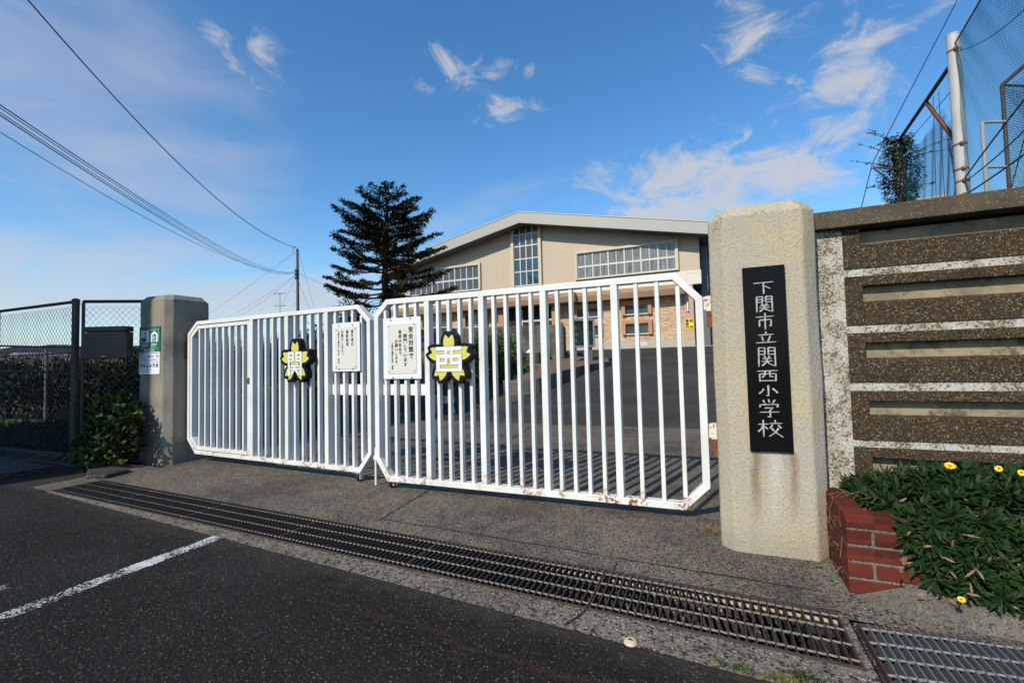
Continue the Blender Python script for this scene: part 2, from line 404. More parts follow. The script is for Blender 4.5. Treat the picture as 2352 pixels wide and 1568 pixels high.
M['siding'] = plain('beige_siding', (.47, .385, .275), .55, 0, .05, 1.2)
M['trim'] = plain('beige_trim', (.50, .425, .315), .5, 0, .05, 1.5)
M['band'] = plain('pale_band', (.60, .55, .45), .6, 0, .04, 1)
M['fascia'] = plain('grey_green_metal', (.335, .325, .275), .45, 0, .04, .8)
M['soffit'] = plain('dark_soffit', (.13, .125, .12), .7)
M['win_frame'] = plain('white_aluminium', (.50, .48, .43), .4, .1, .04)
M['glass'] = plain('dull_glass', (.055, .062, .065), .12, 0, .35, .9, .6)
def m_curtain():
    n = NT('curtained_glass', .18, .5); a = n.noise(2.2, 4, .6, n.co((9, 1, .35))); b = n.noise(1.1, 3)
    n.col(n.mix(n.rng(a, .35, .65), (.085, .10, .098), n.mix(b, (.20, .225, .215), (.26, .27, .25)))); return n.m
M['glass_curtain'] = m_curtain()
M['glass_blue'] = plain('blue_glass', (.02, .06, .085), .06, 0, .4, .5, .8)
M['parapet'] = plain('brown_painted_concrete', (.31, .185, .11), .75, 0, .14, 1.6)
M['hood'] = plain('orange_brown_render', (.40, .205, .11), .75, 0, .08, 2)
M['fin'] = plain('tan_render', (.42, .29, .20), .8, 0, .08, 1)
M['plinth'] = plain('grey_plinth', (.34, .32, .26), .85, 0, .14, 2)
M['side_grey'] = plain('blue_grey_steel', (.12, .13, .14), .5, .1, .1, 1)
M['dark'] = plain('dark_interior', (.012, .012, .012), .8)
M['bark'] = plain('dark_bark', (.028, .020, .015), .9, 0, .35, 12)
M['conifer'] = m_leaf('conifer_needles', (.012, .024, .010), (.034, .050, .016), (.05, .05, .018), .7, 1.4, .1)
M['conifer_dead'] = m_leaf('dead_needles', (.085, .036, .012), (.16, .070, .018), (.03, .03, .012), .7, 1.2)
M['shrub'] = m_leaf('shrub_leaves', (.030, .070, .010), (.095, .145, .018), (.20, .20, .03), .5, 3, .25)
M['hydrangea'] = m_leaf('broad_leaves', (.014, .036, .006), (.048, .078, .012), (.095, .10, .02), .55, 4, .15)
M['gazania'] = m_leaf('strap_leaves', (.009, .026, .006), (.024, .050, .012), (.045, .068, .022), .55, 8, .14)
M['petal'] = plain('yellow_petals', (.85, .50, .01), .5, 0, .1, 40)
M['flower_eye'] = plain('orange_flower_eye', (.45, .14, .01), .7)
M['hedge_shaded'] = m_leaf('shaded_hedge_leaves', (.007, .012, .005), (.016, .022, .008), (.03, .024, .01), .6, 2, .2)  # leaf colour darkened to hold the shade behind the fence and corner falloff
M['reed'] = m_leaf('dry_reed', (.16, .10, .045), (.30, .20, .10), (.10, .09, .03), .8, 2)
M['dry_bush'] = m_leaf('dry_bush', (.055, .035, .018), (.12, .075, .035), (.05, .06, .02), .7, 2)
M['grass'] = m_leaf('grass_blades', (.045, .075, .014), (.13, .13, .035), (.24, .17, .07), .7, 3)
M['vine'] = m_leaf('vine_leaves', (.022, .040, .014), (.055, .070, .022), (.13, .09, .04), .5, 5)
M['twig'] = plain('dry_twig', (.20, .13, .07), .9, 0, .3, 20)
M['moss'] = plain('brown_moss', (.040, .020, .011), .95, 0, .4, 30)
M['soil'] = plain('brown_soil', (.15, .088, .05), .95, 0, .3, 9)
M['white_plastic'] = plain('white_plastic', (.72, .72, .74), .4)
M['orange_plastic'] = plain('orange_plastic', (.75, .16, .02), .4)
M['ivory'] = plain('ivory_resin', (.50, .41, .27), .5)

def m_ground():
    n = NT('field_ground', .95, .2); a = n.noise(.12, 6, .6); b = n.noise(3, 5, .65); c3 = n.noise(60, 3, .7)
    c = n.mix(n.rng(a, .4, .6), (.055, .07, .02), (.13, .095, .05)); c = n.mix(n.rng(b, .4, .65), c, (.10, .08, .04)); c = n.mix(n.math('MULTIPLY', c3, .5), c, (.03, .03, .012))
    n.col(c); n.bump(c3, .02, .8); return n.m
M['ground'] = m_ground()
def m_lawn():
    n = NT('lawn', .95, .2); a = n.noise(.8, 6, .6); b = n.noise(22, 4, .7)
    c = n.mix(n.rng(a, .4, .62), (.07, .10, .022), (.17, .125, .055)); c = n.mix(n.rng(b, .35, .65), c, (.035, .05, .012))
    n.col(c); n.bump(b, .03, 1); return n.m
M['lawn'] = m_lawn()
def m_line():
    n = NT('worn_road_paint', .8, .2); P = n.tc.outputs['Object']; a = n.noise(85, 6, .78); b = n.noise(2.6, 5, .65); v = n.voro(120, 'Color'); e = n.noise(22, 4, .6)
    x = n.sep(P, 0); y = n.sep(P, 1)
    d = n.math('ABSOLUTE', n.math('ADD', n.math('ADD', x, 3.117), n.math('MULTIPLY', y, .0086)))
    d2 = n.math('ABSOLUTE', n.math('ADD', n.math('ADD', x, 3.56), n.math('MULTIPLY', y, -.02)))
    edge = n.rng(n.math('ADD', n.math('MINIMUM', d, d2), n.math('MULTIPLY', n.math('SUBTRACT', e, .5), .05)), .045, .075, 0, -.30)
    f = n.math('ADD', n.math('ADD', n.math('MULTIPLY', a, .8), n.math('MULTIPLY', b, .75)), n.math('ADD', n.math('MULTIPLY', n.sepc(v, 0), .14), edge))
    f = n.rng(f, .83, .94)
    n.col(n.mix(n.noise(9, 4), (.42, .42, .41), (.60, .60, .58))); n.set(n.b.inputs['Alpha'], f); n.bump(a, .003, .5); return n.m
M['white_line'] = m_line()
def m_brickwall():
    n = NT('brick_tile', .8, .3)
    b = n.t.nodes.new('ShaderNodeTexBrick'); b.offset = .5; b.inputs['Scale'].default_value = 1
    b.inputs['Brick Width'].default_value = .20; b.inputs['Row Height'].default_value = .075; b.inputs['Mortar Size'].default_value = .009
    b.inputs['Mortar Smooth'].default_value = .1; b.inputs['Bias'].default_value = -.1
    b.inputs['Color1'].default_value = (.43, .215, .105, 1); b.inputs['Color2'].default_value = (.60, .50, .35, 1); b.inputs['Mortar'].default_value = (.40, .30, .21, 1)
    s1 = n.t.nodes.new('ShaderNodeSeparateXYZ'); cb = n.t.nodes.new('ShaderNodeCombineXYZ'); n.t.links.new(n.tc.outputs['Object'], s1.inputs[0])
    n.t.links.new(s1.outputs[0], cb.inputs[0]); n.t.links.new(s1.outputs[2], cb.inputs[1]); n.t.links.new(cb.outputs[0], b.inputs['Vector'])
    n.col(n.mix(n.math('MULTIPLY', n.noise(1.1, 4), .3), b.outputs['Color'], (.30, .19, .11))); return n.m
M['brickwall'] = m_brickwall()
def m_block():
    n = NT('stained_block_wall', .9, .2)
    b = n.t.nodes.new('ShaderNodeTexBrick'); b.offset = .5; b.inputs['Scale'].default_value = 1
    b.inputs['Brick Width'].default_value = .40; b.inputs['Row Height'].default_value = .20; b.inputs['Mortar Size'].default_value = .008
    b.inputs['Color1'].default_value = (.115, .105, .088, 1); b.inputs['Color2'].default_value = (.15, .135, .11, 1); b.inputs['Mortar'].default_value = (.07, .062, .052, 1)
    s1 = n.t.nodes.new('ShaderNodeSeparateXYZ'); cb = n.t.nodes.new('ShaderNodeCombineXYZ'); n.t.links.new(n.tc.outputs['Object'], s1.inputs[0])
    n.t.links.new(s1.outputs[0], cb.inputs[0]); n.t.links.new(s1.outputs[2], cb.inputs[1]); n.t.links.new(cb.outputs[0], b.inputs['Vector'])
    n.col(n.mix(n.rng(n.noise(.9, 6, .65, n.co((1, 1, .6))), .42, .62), b.outputs['Color'], (.05, .045, .038))); n.bump(n.noise(30, 4), .01, .6); return n.m
M['block'] = m_block()
def m_brick():
    n = NT('red_brick', .85, .2); a = n.noise(5, 5, .6); f = n.noise(90, 4, .7); v = n.voro(1, 'Color', vec=n.co((4.5, 4.5, 13.07)), rand=0); r_ = n.sepc(v, 0); g = n.noise(14, 5, .7)
    c = n.mix(r_, (.058, .0105, .0075), (.135, .0235, .0125)); c = n.mix(n.math('MULTIPLY', n.rng(a, .48, .70), .7), c, (.055, .018, .012))
    c = n.mix(n.math('MULTIPLY', n.rng(g, .56, .72), .45), c, (.12, .07, .05)); c = n.mix(n.math('MULTIPLY', n.rng(f, .58, .72), .3), c, (.20, .14, .11))
    n.col(c); n.bump(n.math('ADD', f, n.math('MULTIPLY', g, .8)), .005, .8); return n.m
M['brick'] = m_brick()
def m_pebble():
    n = NT('washed_pebble_block', .9, .2); v = n.voro(230, 'Color'); vd = n.voro(230, 'Distance'); r_ = n.sepc(v, 0); v2 = n.voro(150, 'Color')
    c = n.mix(r_, (.036, .022, .011), (.165, .112, .062)); c = n.mix(n.rng(n.sepc(v2, 0), .85, .93), c, (.33, .26, .17)); c = n.mix(n.rng(vd, .42, .72), c, (.02, .014, .008))
    big = n.noise(3.5, 5, .65, n.co((1, 1, 1.6)))
    c = n.mix(n.math('MULTIPLY', n.rng(big, .50, .70), .6), c, (.026, .020, .013)); n.col(c); n.bump(n.rng(vd, .8, 0), .004, .9); return n.m
M['pebble'] = m_pebble()
def m_plaster():
    n = NT('grey_plaster_recess', .85, .3); a = n.noise(4, 6, .65); f = n.noise(40, 4, .6)
    c = n.mix(n.rng(a, .38, .6), (.30, .235, .14), (.18, .145, .095)); c = n.mix(n.math('MULTIPLY', n.rng(n.noise(9, 6, .75), .50, .64), .8), c, (.05, .045, .036)); n.col(c); n.bump(f, .003, .5); return n.m
M['plaster'] = m_plaster()
def m_flaky():
    n = NT('flaking_white_render', .9, .2); a = n.noise(85, 5, .68, dist=.5); b = n.noise(9, 4, .6)
    f = n.rng(n.math('ADD', n.math('MULTIPLY', a, .72), n.math('MULTIPLY', b, .28)), .385, .47)
    c = n.mix(f, n.mix(n.noise(50, 3), (.16, .15, .13), (.34, .32, .28)), n.mix(n.rng(b, .4, .65), (.43, .37, .27), (.53, .50, .44))); n.col(c); n.bump(n.math('ADD', f, n.math('MULTIPLY', a, .8)), .014, 1); return n.m
M['flaky'] = m_flaky()

# ---------------------------------------------------------------- text
_gl = {}
def glyph(ch):
    """flat mesh of one character from the built-in font: verts in a 1-unit em box, faces"""
    if ch in _gl: return _gl[ch]
    cu = bpy.data.curves.new('t', 'FONT'); cu.body = ch; cu.size = 1; cu.resolution_u = 3
    o = link(bpy.data.objects.new('t', cu)); bpy.context.view_layer.update()
    me = bpy.data.meshes.new_from_object(o.evaluated_get(bpy.context.evaluated_depsgraph_get()))
    vs = [Vector((v.co.x, 0, v.co.y)) for v in me.vertices]; fs = [tuple(p.vertices) for p in me.polygons]
    bpy.data.objects.remove(o); bpy.data.curves.remove(cu); bpy.data.meshes.remove(me)
    if vs:
        x0 = min(v.x for v in vs); x1 = max(v.x for v in vs); z0 = min(v.z for v in vs); z1 = max(v.z for v in vs)
    else: x0 = z0 = 0; x1 = z1 = 1
    _gl[ch] = (vs, fs, x0, x1, z0, z1); return _gl[ch]

def put_char(mb, ch, cx, cz, wd, ht, y, heavy=0, fit=True):
    vs, fs, x0, x1, z0, z1 = glyph(ch)
    if not vs: return
    kx = wd / 1.0; kz = ht / 1.0
    ox, oz = (x0 + x1) / 2, (z0 + z1) / 2
    if not fit: ox, oz = .5, .38
    offs = [(0, 0)] if not heavy else [(dx, dz) for dx in (-heavy, heavy) for dz in (-heavy, heavy)] + [(0, 0)]
    for k, (dx, dz) in enumerate(offs):
        b = len(mb.v)
        mb.v += [Vector((cx + (v.x - ox) * kx + dx, y - k * 2e-4, cz + (v.z - oz) * kz + dz)) for v in vs]
        # face the street (-Y)
        mb.f += [tuple(b + i for i in f) for f in fs]

def column(mb, text, cx, ztop, zbot, wd, y, heavy=0):
    n = len(text); st = (ztop - zbot) / n
    for i, ch in enumerate(text):
        if ch in ' \u3000': continue
        cz = ztop - st * (i + .5); k = .92
        if ch == '。': put_char(mb, ch, cx + wd * .32, cz + st * .28, wd, st, y, heavy); continue
        put_char(mb, ch, cx, cz, wd * k * 1.02, st * k, y, heavy)

def row(mb, text, x0, x1, cz, ht, y, heavy=0):
    n = len(text); st = (x1 - x0) / n
    for i, ch in enumerate(text):
        if ch == ' ': continue
        k = 1.5 if ch.isascii() else .98
        put_char(mb, ch, x0 + st * (i + .5), cz, st * k if ch.isascii() else st * .98, ht * (1.25 if ch.isascii() else 1), y, heavy)

STROKES = {
 '下': [[(5, 15), (95, 12)], [(50, 14), (50, 96)], [(56, 38), (80, 60)]],
 '関': [[(12, 5), (10, 98)], [(12, 6), (42, 6), (41, 40)], [(12, 22), (42, 22)], [(12, 38), (42, 38)], [(58, 5), (58, 40)], [(58, 6), (90, 6), (90, 97), (80, 91)],
       [(58, 22), (90, 22)], [(58, 38), (90, 38)], [(37, 45), (44, 55)], [(64, 45), (56, 55)], [(27, 59), (74, 58)], [(22, 72), (78, 70)], [(50, 58), (46, 77), (24, 94)], [(50, 70), (60, 83), (78, 92)]],
 '市': [[(50, 2), (53, 18)], [(5, 24), (95, 21)], [(22, 42), (22, 80)], [(22, 42), (79, 40), (78, 79), (69, 74)], [(50, 24), (50, 99)]],
 '立': [[(50, 3), (51, 21)], [(14, 28), (86, 25)], [(31, 38), (38, 72)], [(71, 36), (58, 77)], [(3, 85), (97, 81)]],
 '西': [[(4, 12), (96, 8)], [(14, 34), (15, 94)], [(14, 34), (87, 32), (84, 92)], [(40, 12), (38, 42), (25, 62)], [(60, 12), (60, 54), (76, 55)], [(15, 86), (84, 85)]],
 '小': [[(50, 3), (50, 95), (38, 87)], [(28, 34), (19, 57), (4, 75)], [(70, 31), (84, 50), (95, 70)]],
 '学': [[(23, 5), (31, 21)], [(48, 1), (52, 18)], [(78, 3), (66, 21)], [(10, 28), (6, 45)], [(10, 30), (93, 27), (85, 43)], [(28, 47), (71, 45), (52, 58)], [(52, 58), (54, 95), (40, 92)], [(5, 70), (95, 67)]],
 '校': [[(3, 29), (45, 26)], [(24, 3), (24, 97)], [(24, 30), (16, 53), (2, 70)], [(26, 38), (41, 54)], [(70, 3), (71, 18)], [(48, 23), (97, 20)], [(60, 30), (48, 50)], [(80, 30), (94, 47)], [(83, 46), (70, 71), (44, 95)], [(55, 48), (70, 71), (99, 96)]],
}
def brush_char(mb, ch, cx, cz, wd, ht, y, pen):
    for pi, pts in enumerate(STROKES[ch]):
        P = [Vector((cx + (px / 100 - .5) * wd, 0, cz + (.5 - pz / 100) * ht)) for px, pz in pts]
        # resample
        Q = []
        for a, b in zip(P, P[1:]):
            for k in range(5): Q.append(a.lerp(b, k / 5))
        Q.append(P[-1]); n = len(Q); vs = []
        for i, q in enumerate(Q):
            t = (Q[min(i + 1, n - 1)] - Q[max(i - 1, 0)]).normalized(); s2 = Vector((t.z, 0, -t.x)); u = i / (n - 1)
            horiz = abs(t.x) > .8
            wv = pen * (.62 if horiz else 1.0) * (.75 + .55 * math.exp(-(u / .12) ** 2) - .15 * math.sin(u * 3.1) + .25 * math.exp(-((1 - u) / .1) ** 2)) * (.35 if i in (0, n - 1) else 1)
            vs += [q + s2 * wv / 2, q - s2 * wv / 2]
        for v in vs: v.y = y - pi * 1.5e-4
        mb.add(vs, [(2 * i, 2 * i + 1, 2 * i + 3, 2 * i + 2) for i in range(n - 1)])

# ---------------------------------------------------------------- terrain and paving
def rampz(q): return min(max((q - 8) * .113, 0), 1.62)
def sheet(name, quads, mat):
    mb = MB()
    for vs in quads: mb.add(vs, [tuple(range(len(vs)))])
    return struct(mb.build(name, mat))
def far_q(s): return 2.515 - .05 * s           # far edge of the drain
def near_q(s): return 2.085 - .05 * s
def kerb_q(s): return 1.925 - .078 * s
SL, SR = -5.95, .472                           # drain ends
# land to the horizon
sheet('ground', [[(-900, -400, -.30), (900, -400, -.30), (900, 1200, -.30), (-900, 1200, -.30)]], M['ground'])
# street asphalt, wavy broken edge against the concrete strip
mb = MB(); xs = [-40 + .5 * i for i in range(66)] + [-7.0 + .06 * i for i in range(1, 200)] + [5 + .5 * i for i in range(1, 60)]
for a, b in zip(xs, xs[1:]):
    def e(x):
        j = (.012 * math.sin(x * 9.1) + .008 * math.sin(x * 23.7 + 1) + .006 * math.sin(x * 51)) if -7 < x < 5 else 0
        return (kerb_q(x) if -6.3 < x < 4 else (3.12 if x <= -6.3 else kerb_q(4))) + j
    mb.add([(a, -30, 0), (b, -30, 0), (b, e(b), 0), (a, e(a), 0)], [(0, 1, 2, 3)])
struct(mb.build('road', M['asphalt']))
# concrete: strip in front of the drain, apron behind it (8 mm above the asphalt)
zc = .008
sheet('gutter_strip', [[(SL, kerb_q(SL) - .03, zc - .004), (SR, kerb_q(SR) - .03, zc - .004), (SR, near_q(SR), zc), (SL, near_q(SL), zc)],
                       [(SR, kerb_q(SR) - .03, zc - .004), (.50, kerb_q(.5) - .03, zc - .004), (.50, 3.1, zc), (SR, 3.1, zc)]], M['strip'])
sheet('apron', [[(SL, far_q(SL), zc), (SR, far_q(SR), zc), (SR, 3.1, zc), (SL, 3.1, zc)],
                [(-6.32, kerb_q(-6.3) - .02, zc), (SL, kerb_q(SL) - .02, zc), (SL, 3.1, zc), (-6.32, 3.1, zc)],
                [(-9.5, 3.1, zc), (SR, 3.1, zc), (SR, 3.4, zc), (-9.5, 3.4, zc)],
                [(SR, 3.1, zc), (.6, 3.1, zc), (.6, 3.4, zc), (SR, 3.4, zc)],
                [(-6.0, 3.4, zc), (3.5, 3.4, zc), (3.5, 8.0 - .10 * 3.5, zc), (-6.0, 8.0 + .55, zc)]], M['apron'])
sheet('pavement', [[(.50, -30, .004), (4.5, -30, .004), (4.5, 3.3, .004), (.50, 3.3, .004)]] if False else
      [[(.50, kerb_q(.5) - .03, zc), (6, kerb_q(.5) - .03, zc), (6, 2.0, zc), (.50, 2.0, zc)], [(1.65, 2.0, zc), (6, 2.0, zc), (6, 3.4, zc), (1.65, 3.4, zc)],
       [(.50, 2.43, zc), (1.65, 2.43, zc), (1.65, 3.4, zc), (.50, 3.4, zc)]], M['strip'])
# joints in the apron: thin dark sealant strips
mb = MB()
def crackline(mb, p, q, wd, z, n=24, amp=.006):
    p, q = Vector((*p, z)), Vector((*q, z)); t = (q - p).normalized(); s2 = Vector((-t.y, t.x, 0)); vs = []
    for i in range(n + 1):
        c = p.lerp(q, i / n) + s2 * rnd.uniform(-amp, amp); w2 = wd * rnd.uniform(.5, 1.2); vs += [c + s2 * w2 / 2, c - s2 * w2 / 2]
    mb.add(vs, [(2 * i, 2 * i + 1, 2 * i + 3, 2 * i + 2) for i in range(n)])
crackline(mb, (-2.28, 2.75), (-3.05, 8.6), .012, zc + .004)
crackline(mb, (-2.3, 2.80), (.45, 2.66), .010, zc + .004)
crackline(mb, (-.53, 2.545), (-.53, 2.66), .010, zc + .004, 5)
crackline(mb, (-.57, 2.11), (-.62, 1.95), .010, zc + .004, 6)
struct(mb.build('pavement_joints', M['dark']))
# driveway ramp, lawn, soil bed
mb = MB(); qs = [7.4 + .4 * i for i in range(80)]
for a, b in zip(qs, qs[1:]):
    z0, z1 = rampz(a) + (zc + .004 if a >= 8 else -.01), rampz(b) + (zc + .004 if b >= 8 else -.01)
    x0 = lambda q: -7.0
    mb.add([(x0(a), a, z0), (14, a, z0), (14, b, z1), (x0(b), b, z1)], [(0, 1, 2, 3)])
struct(mb.build('driveway', M['asphalt_far']))
mb = MB()
gx = [-60, -40, -28, -20, -15, -12, -10, -8.5, -7.5, -6.6, -5.9, -5.3, -4.7, -4.2]
gy = [5.6, 6.4, 7.2, 8, 9, 10, 11.2, 12.5, 14, 16, 20, 26, 40]
def lawnz(x, y):
    e = 6.4 + max(0, (x + 6.4)) * 1.25          # near edge of the grass
    k = max(0, min(1, (y - e) / .6))
    z = .03 * k - .05 * (1 - k) + .05 * max(0, min(1, (y - e - .6) / 2)) + .055 * max(0, y - 9) * (1 if y < 16 else 0) + (.055 * 7 if y >= 16 else 0)
    zr = rampz(y) + .02
    t = max(0, min(1, (x + 7.2) / 2.2))
    return z * (1 - t) + max(z, zr - .12 + .12 * k) * t if y > 8.4 else z
lv = [(x, y, lawnz(x, y)) for y in gy for x in gx]
mb.add(lv, [(j * len(gx) + i, j * len(gx) + i + 1, (j + 1) * len(gx) + i + 1, (j + 1) * len(gx) + i) for j in range(len(gy) - 1) for i in range(len(gx) - 1)])
struct(mb.build('lawn', M['lawn'], smooth=True))
# soil strip behind the fence footing at the left
sheet('verge', [[(-30, 3.3, .02), (-6.55, 3.45, .02), (-6.55, 5.8, .02), (-30, 5.8, .02)]], M['lawn'])
# worn white parking line, perpendicular to the gate
sheet('road_marking', [[(-3.20, -2.5, .004), (-2.99, -2.5, .004), (-3.04, 2.15, .004), (-3.23, 2.17, .004)]], M['white_line'])
sheet('faded_road_marking', [[(-3.62, -.4, .004), (-3.52, -.4, .004), (-3.50, 1.25, .004), (-3.58, 1.27, .004)]], M['white_line'])
# drain channel
mb = MB(); zb = -.32
for a, b in [(SL + i * (SR - SL) / 12, SL + (i + 1) * (SR - SL) / 12) for i in range(12)]:
    na, nb, fa, fb = near_q(a) + .012, near_q(b) + .012, far_q(a) - .012, far_q(b) - .012
    mb.add([(a, na, zb), (b, nb, zb), (b, fb, zb), (a, fa, zb)], [(0, 1, 2, 3)])
    mb.add([(a, na, zb), (b, nb, zb), (b, nb, zc - .001), (a, na, zc - .001)], [(0, 1, 2, 3)])
    mb.add([(a, fa, zb), (b, fb, zb), (b, fb, zc - .001), (a, fa, zc - .001)], [(0, 1, 2, 3)])
mb.add([(SL, near_q(SL), zb), (SL, far_q(SL), zb), (SL, far_q(SL), zc - .001), (SL, near_q(SL), zc - .001)], [(0, 1, 2, 3)])
mb.add([(SR, near_q(SR), zb), (SR, far_q(SR), zb), (SR, far_q(SR), zc - .001), (SR, near_q(SR), zc - .001)], [(0, 1, 2, 3)])
mb.box(.52, 1.64, 2.01, 2.42, -.30, -.28); mb.box(.51, .52, 2.0, 2.43, -.3, 0); mb.box(1.64, 1.65, 2.0, 2.43, -.3, 0); mb.box(.52, 1.64, 2.42, 2.43, -.3, 0); mb.box(.52, 1.64, 2.0, 2.01, -.3, 0)
struct(mb.build('drain_channel', M['channel']))
# hills far behind the field
mb = MB(); prev = None
pts = []
for i in range(80):
    px = -700 + i * 40
    top = 797 - 12 * math.exp(-((px - 230) / 170) ** 2) - 4 * math.sin(px * .021) - 3 * math.sin(px * .057 + 1)
    a = survey(px, top, 420); pts.append((a.x, a.y, a.z))
n_ = len(pts)
vs = [(x, y, -1) for x, y, z in pts] + [(x * 1.02, y * 1.03, z * .75) for x, y, z in pts] + [(x * 1.08, y * 1.1, z) for x, y, z in pts] + [(x * 1.3, y * 1.4, -1) for x, y, z in pts]
mb.add(vs, [(r * n_ + i, r * n_ + i + 1, (r + 1) * n_ + i + 1, (r + 1) * n_ + i) for r in range(3) for i in range(n_ - 1)])
M['hill'] = m_leaf('wooded_hill', (.005, .009, .012), (.010, .016, .019), (.014, .018, .016), .95, .08)
struct(mb.build('hill', M['hill'], smooth=True))

# ---------------------------------------------------------------- drain grates
def make_grate(label, x0, x1, y0, y1, bars, rods, group, name='drain_grate', mats=('grate_bar', 'grate_rod', 'frame_rust'), skew=-.05, dz=.0, slant=0.0, deep=.032):
    cx = (x0 + x1) / 2
    t = thing(name, label, 'drain grate', (cx, 0, zc + dz), 0, group)
    W = x1 - x0
    ny = lambda x: (near_q(cx + x) if y0 is None else y0 + skew * (x + W / 2)); fy = lambda x: (far_q(cx + x) if y1 is None else y1 + skew * (x + W / 2))
    f = MB(); a, b = -W / 2 + .002, W / 2 - .002; i_ = .014
    f.bar((a, ny(a) + i_, -.012), (b, ny(b) + i_, -.012), .006, .030, (0, 0, 1)); f.bar((a, fy(a) - i_, -.012), (b, fy(b) - i_, -.012), .006, .030, (0, 0, 1))
    f.bar((a, ny(a) + i_, -.012), (a, fy(a) - i_, -.012), .006, .030, (0, 0, 1)); f.bar((b, ny(b) + i_, -.012), (b, fy(b) - i_, -.012), .006, .030, (0, 0, 1))
    f.build('frame', M[mats[2]], t)
    g = MB()
    for k in range(1, bars):
        x = a + (b - a) * k / bars
        xe = min(b, x + slant); g.bar((x, ny(x) + i_, .0065 - deep / 2), (xe, fy(x) - i_, .0065 - deep / 2), .006, deep, (0, 0, 1))
    g.build('bearing_bars', M[mats[0]], t)
    for k in range(rods):
        u = (k + .5) / rods
        m = MB(); p = []; 
        for j in range(33):
            x = a + (b - a) * j / 32; p.append((x, ny(x) + (fy(x) - ny(x)) * u, .0025))
        # twisted square rod: rotate its section along its length
        vs = []; nn_ = 97
        for j in range(nn_):
            x = a + (b - a) * j / (nn_ - 1); y = ny(x) + (fy(x) - ny(x)) * u; an = j * .45
            for q in range(4):
                vs.append((x, y + .0052 * math.cos(an + q * math.pi / 2), .0015 + .0045 * math.sin(an + q * math.pi / 2)))
        m.add(vs, [(j * 4 + q, j * 4 + (q + 1) % 4, j * 4 + 4 + (q + 1) % 4, j * 4 + 4 + q) for j in range(nn_ - 1) for q in range(4)])
        m.build('cross_rod', M[mats[1]], t)
    return t
seams = [SL, -4.90, -3.815, -2.73, -1.645, -.565, SR]
glabels = ['dark drain grate at the far end of the row, beside the left pillar and shrub', 'second drain grate from the far end, in front of the wicket door of the gate',
           'dark drain grate in front of the flower emblem on the left gate leaf', 'drain grate below the wheels where the two gate leaves meet',
           'blackish drain grate in front of the right gate leaf, between two cracks', 'rusty open drain grate in front of the right pillar with weeds growing below it']
for k in range(6):
    make_grate(glabels[k], seams[k] + .004, seams[k + 1] - .004, None, None, 32 if k < 5 else 30, 4, 'drain grates across the gateway')
make_grate('silver galvanised grate with slanted slats in front of the brick planter', .53, 1.63, 2.012, 2.418, 38, 4, None, 'drain_grate',
           ('grate_slat', 'grate_rod_steel', 'frame_rust'), .10, .0, .0, .050)
# pale angle iron lining the far side of the open drain
mb = MB()
for a, b in [(SL + .1 + i * .53, SL + .1 + (i + 1) * .53) for i in range(12)]:
    mb.bar((a, far_q(a) - .013, -.02), (b, far_q(b) - .013, -.02), .003, .045, (0, 0, 1))
struct(mb.build('drain_lip', M['ivory']))

# ---------------------------------------------------------------- gate leaves
def octo(L, z0, z1, tl, tr, bl, br):
    return [(bl[0], z0), (L - br[0], z0), (L, z0 + br[1]), (L, z1 - tr[1]), (L - tr[0], z1), (tl[0], z1), (0, z1 - tl[1]), (0, z0 + bl[1])]
def inset(poly, d):
    n = len(poly); res = []
    for i in range(n):
        p0, p1, p2 = Vector(poly[i - 1]), Vector(poly[i]), Vector(poly[(i + 1) % n])
        d1 = (p1 - p0).normalized(); d2 = (p2 - p1).normalized(); n1 = Vector((-d1.y, d1.x)); n2 = Vector((-d2.y, d2.x))
        k = d / (1 + n1.dot(n2)); res.append(tuple(p1 + (n1 + n2) * k))
    return res
def ring(mb, po, pi, y0, y1):
    n = len(po)
    vs = [(x, y0, z) for x, z in po] + [(x, y0, z) for x, z in pi] + [(x, y1, z) for x, z in po] + [(x, y1, z) for x, z in pi]
    fs = []
    for i in range(n):
        j = (i + 1) % n
        fs += [(i, j, n + j, n + i), (2 * n + j, 2 * n + i, 3 * n + i, 3 * n + j), (j, i, 2 * n + i, 2 * n + j), (n + i, n + j, 3 * n + j, 3 * n + i)]
    mb.add(vs, fs)
def edge_z(poly, x, top):
    zs = []
    n = len(poly)
    for i in range(n):
        (xa, za), (xb, zb_) = poly[i], poly[(i + 1) % n]
        if min(xa, xb) - 1e-9 <= x <= max(xa, xb) + 1e-9 and abs(xa - xb) > 1e-6:
            zs.append(za + (zb_ - za) * (x - xa) / (xb - xa))
    return max(zs) if top else min(zs)
def add_bars(root, xs, poly, name='bar', wd=.029, y0=-.030, y1=.018):
    for x in xs:
        m = MB(); zt = min(edge_z(poly, x - wd / 2, True), edge_z(poly, x + wd / 2, True)) if True else 0
        zb_ = max(edge_z(poly, x - wd / 2, False), edge_z(poly, x + wd / 2, False))
        m.box(x - wd / 2, x + wd / 2, y0, y1, zb_ + .003 - .006, zt + .003)
        m.build(name, M['paint'], root, bevel=.003)
def caster(root, x, z):
    b = MB(); b.box(x - .026, x + .026, -.03, .03, z - .012, z); b.box(x - .024, x - .018, -.022, .022, .03, z - .012); b.box(x + .018, x + .024, -.022, .022, .03, z - .012)
    c = b.build('caster_bracket', M['paint'], root, bevel=.002)
    wv = MB(); wv.lathe([(.0, -.014), (.030, -.014), (.043, -.010), (.045, 0), (.043, .010), (.030, .014), (0, .014)], (x, 0, .053), 20, 'X'); wv.build('wheel', M['rubber'], c, smooth=False)
    ax = MB(); ax.tube([(x - .03, 0, .053), (x + .03, 0, .053)], .007, 8); ax.build('axle', M['screw'], c)

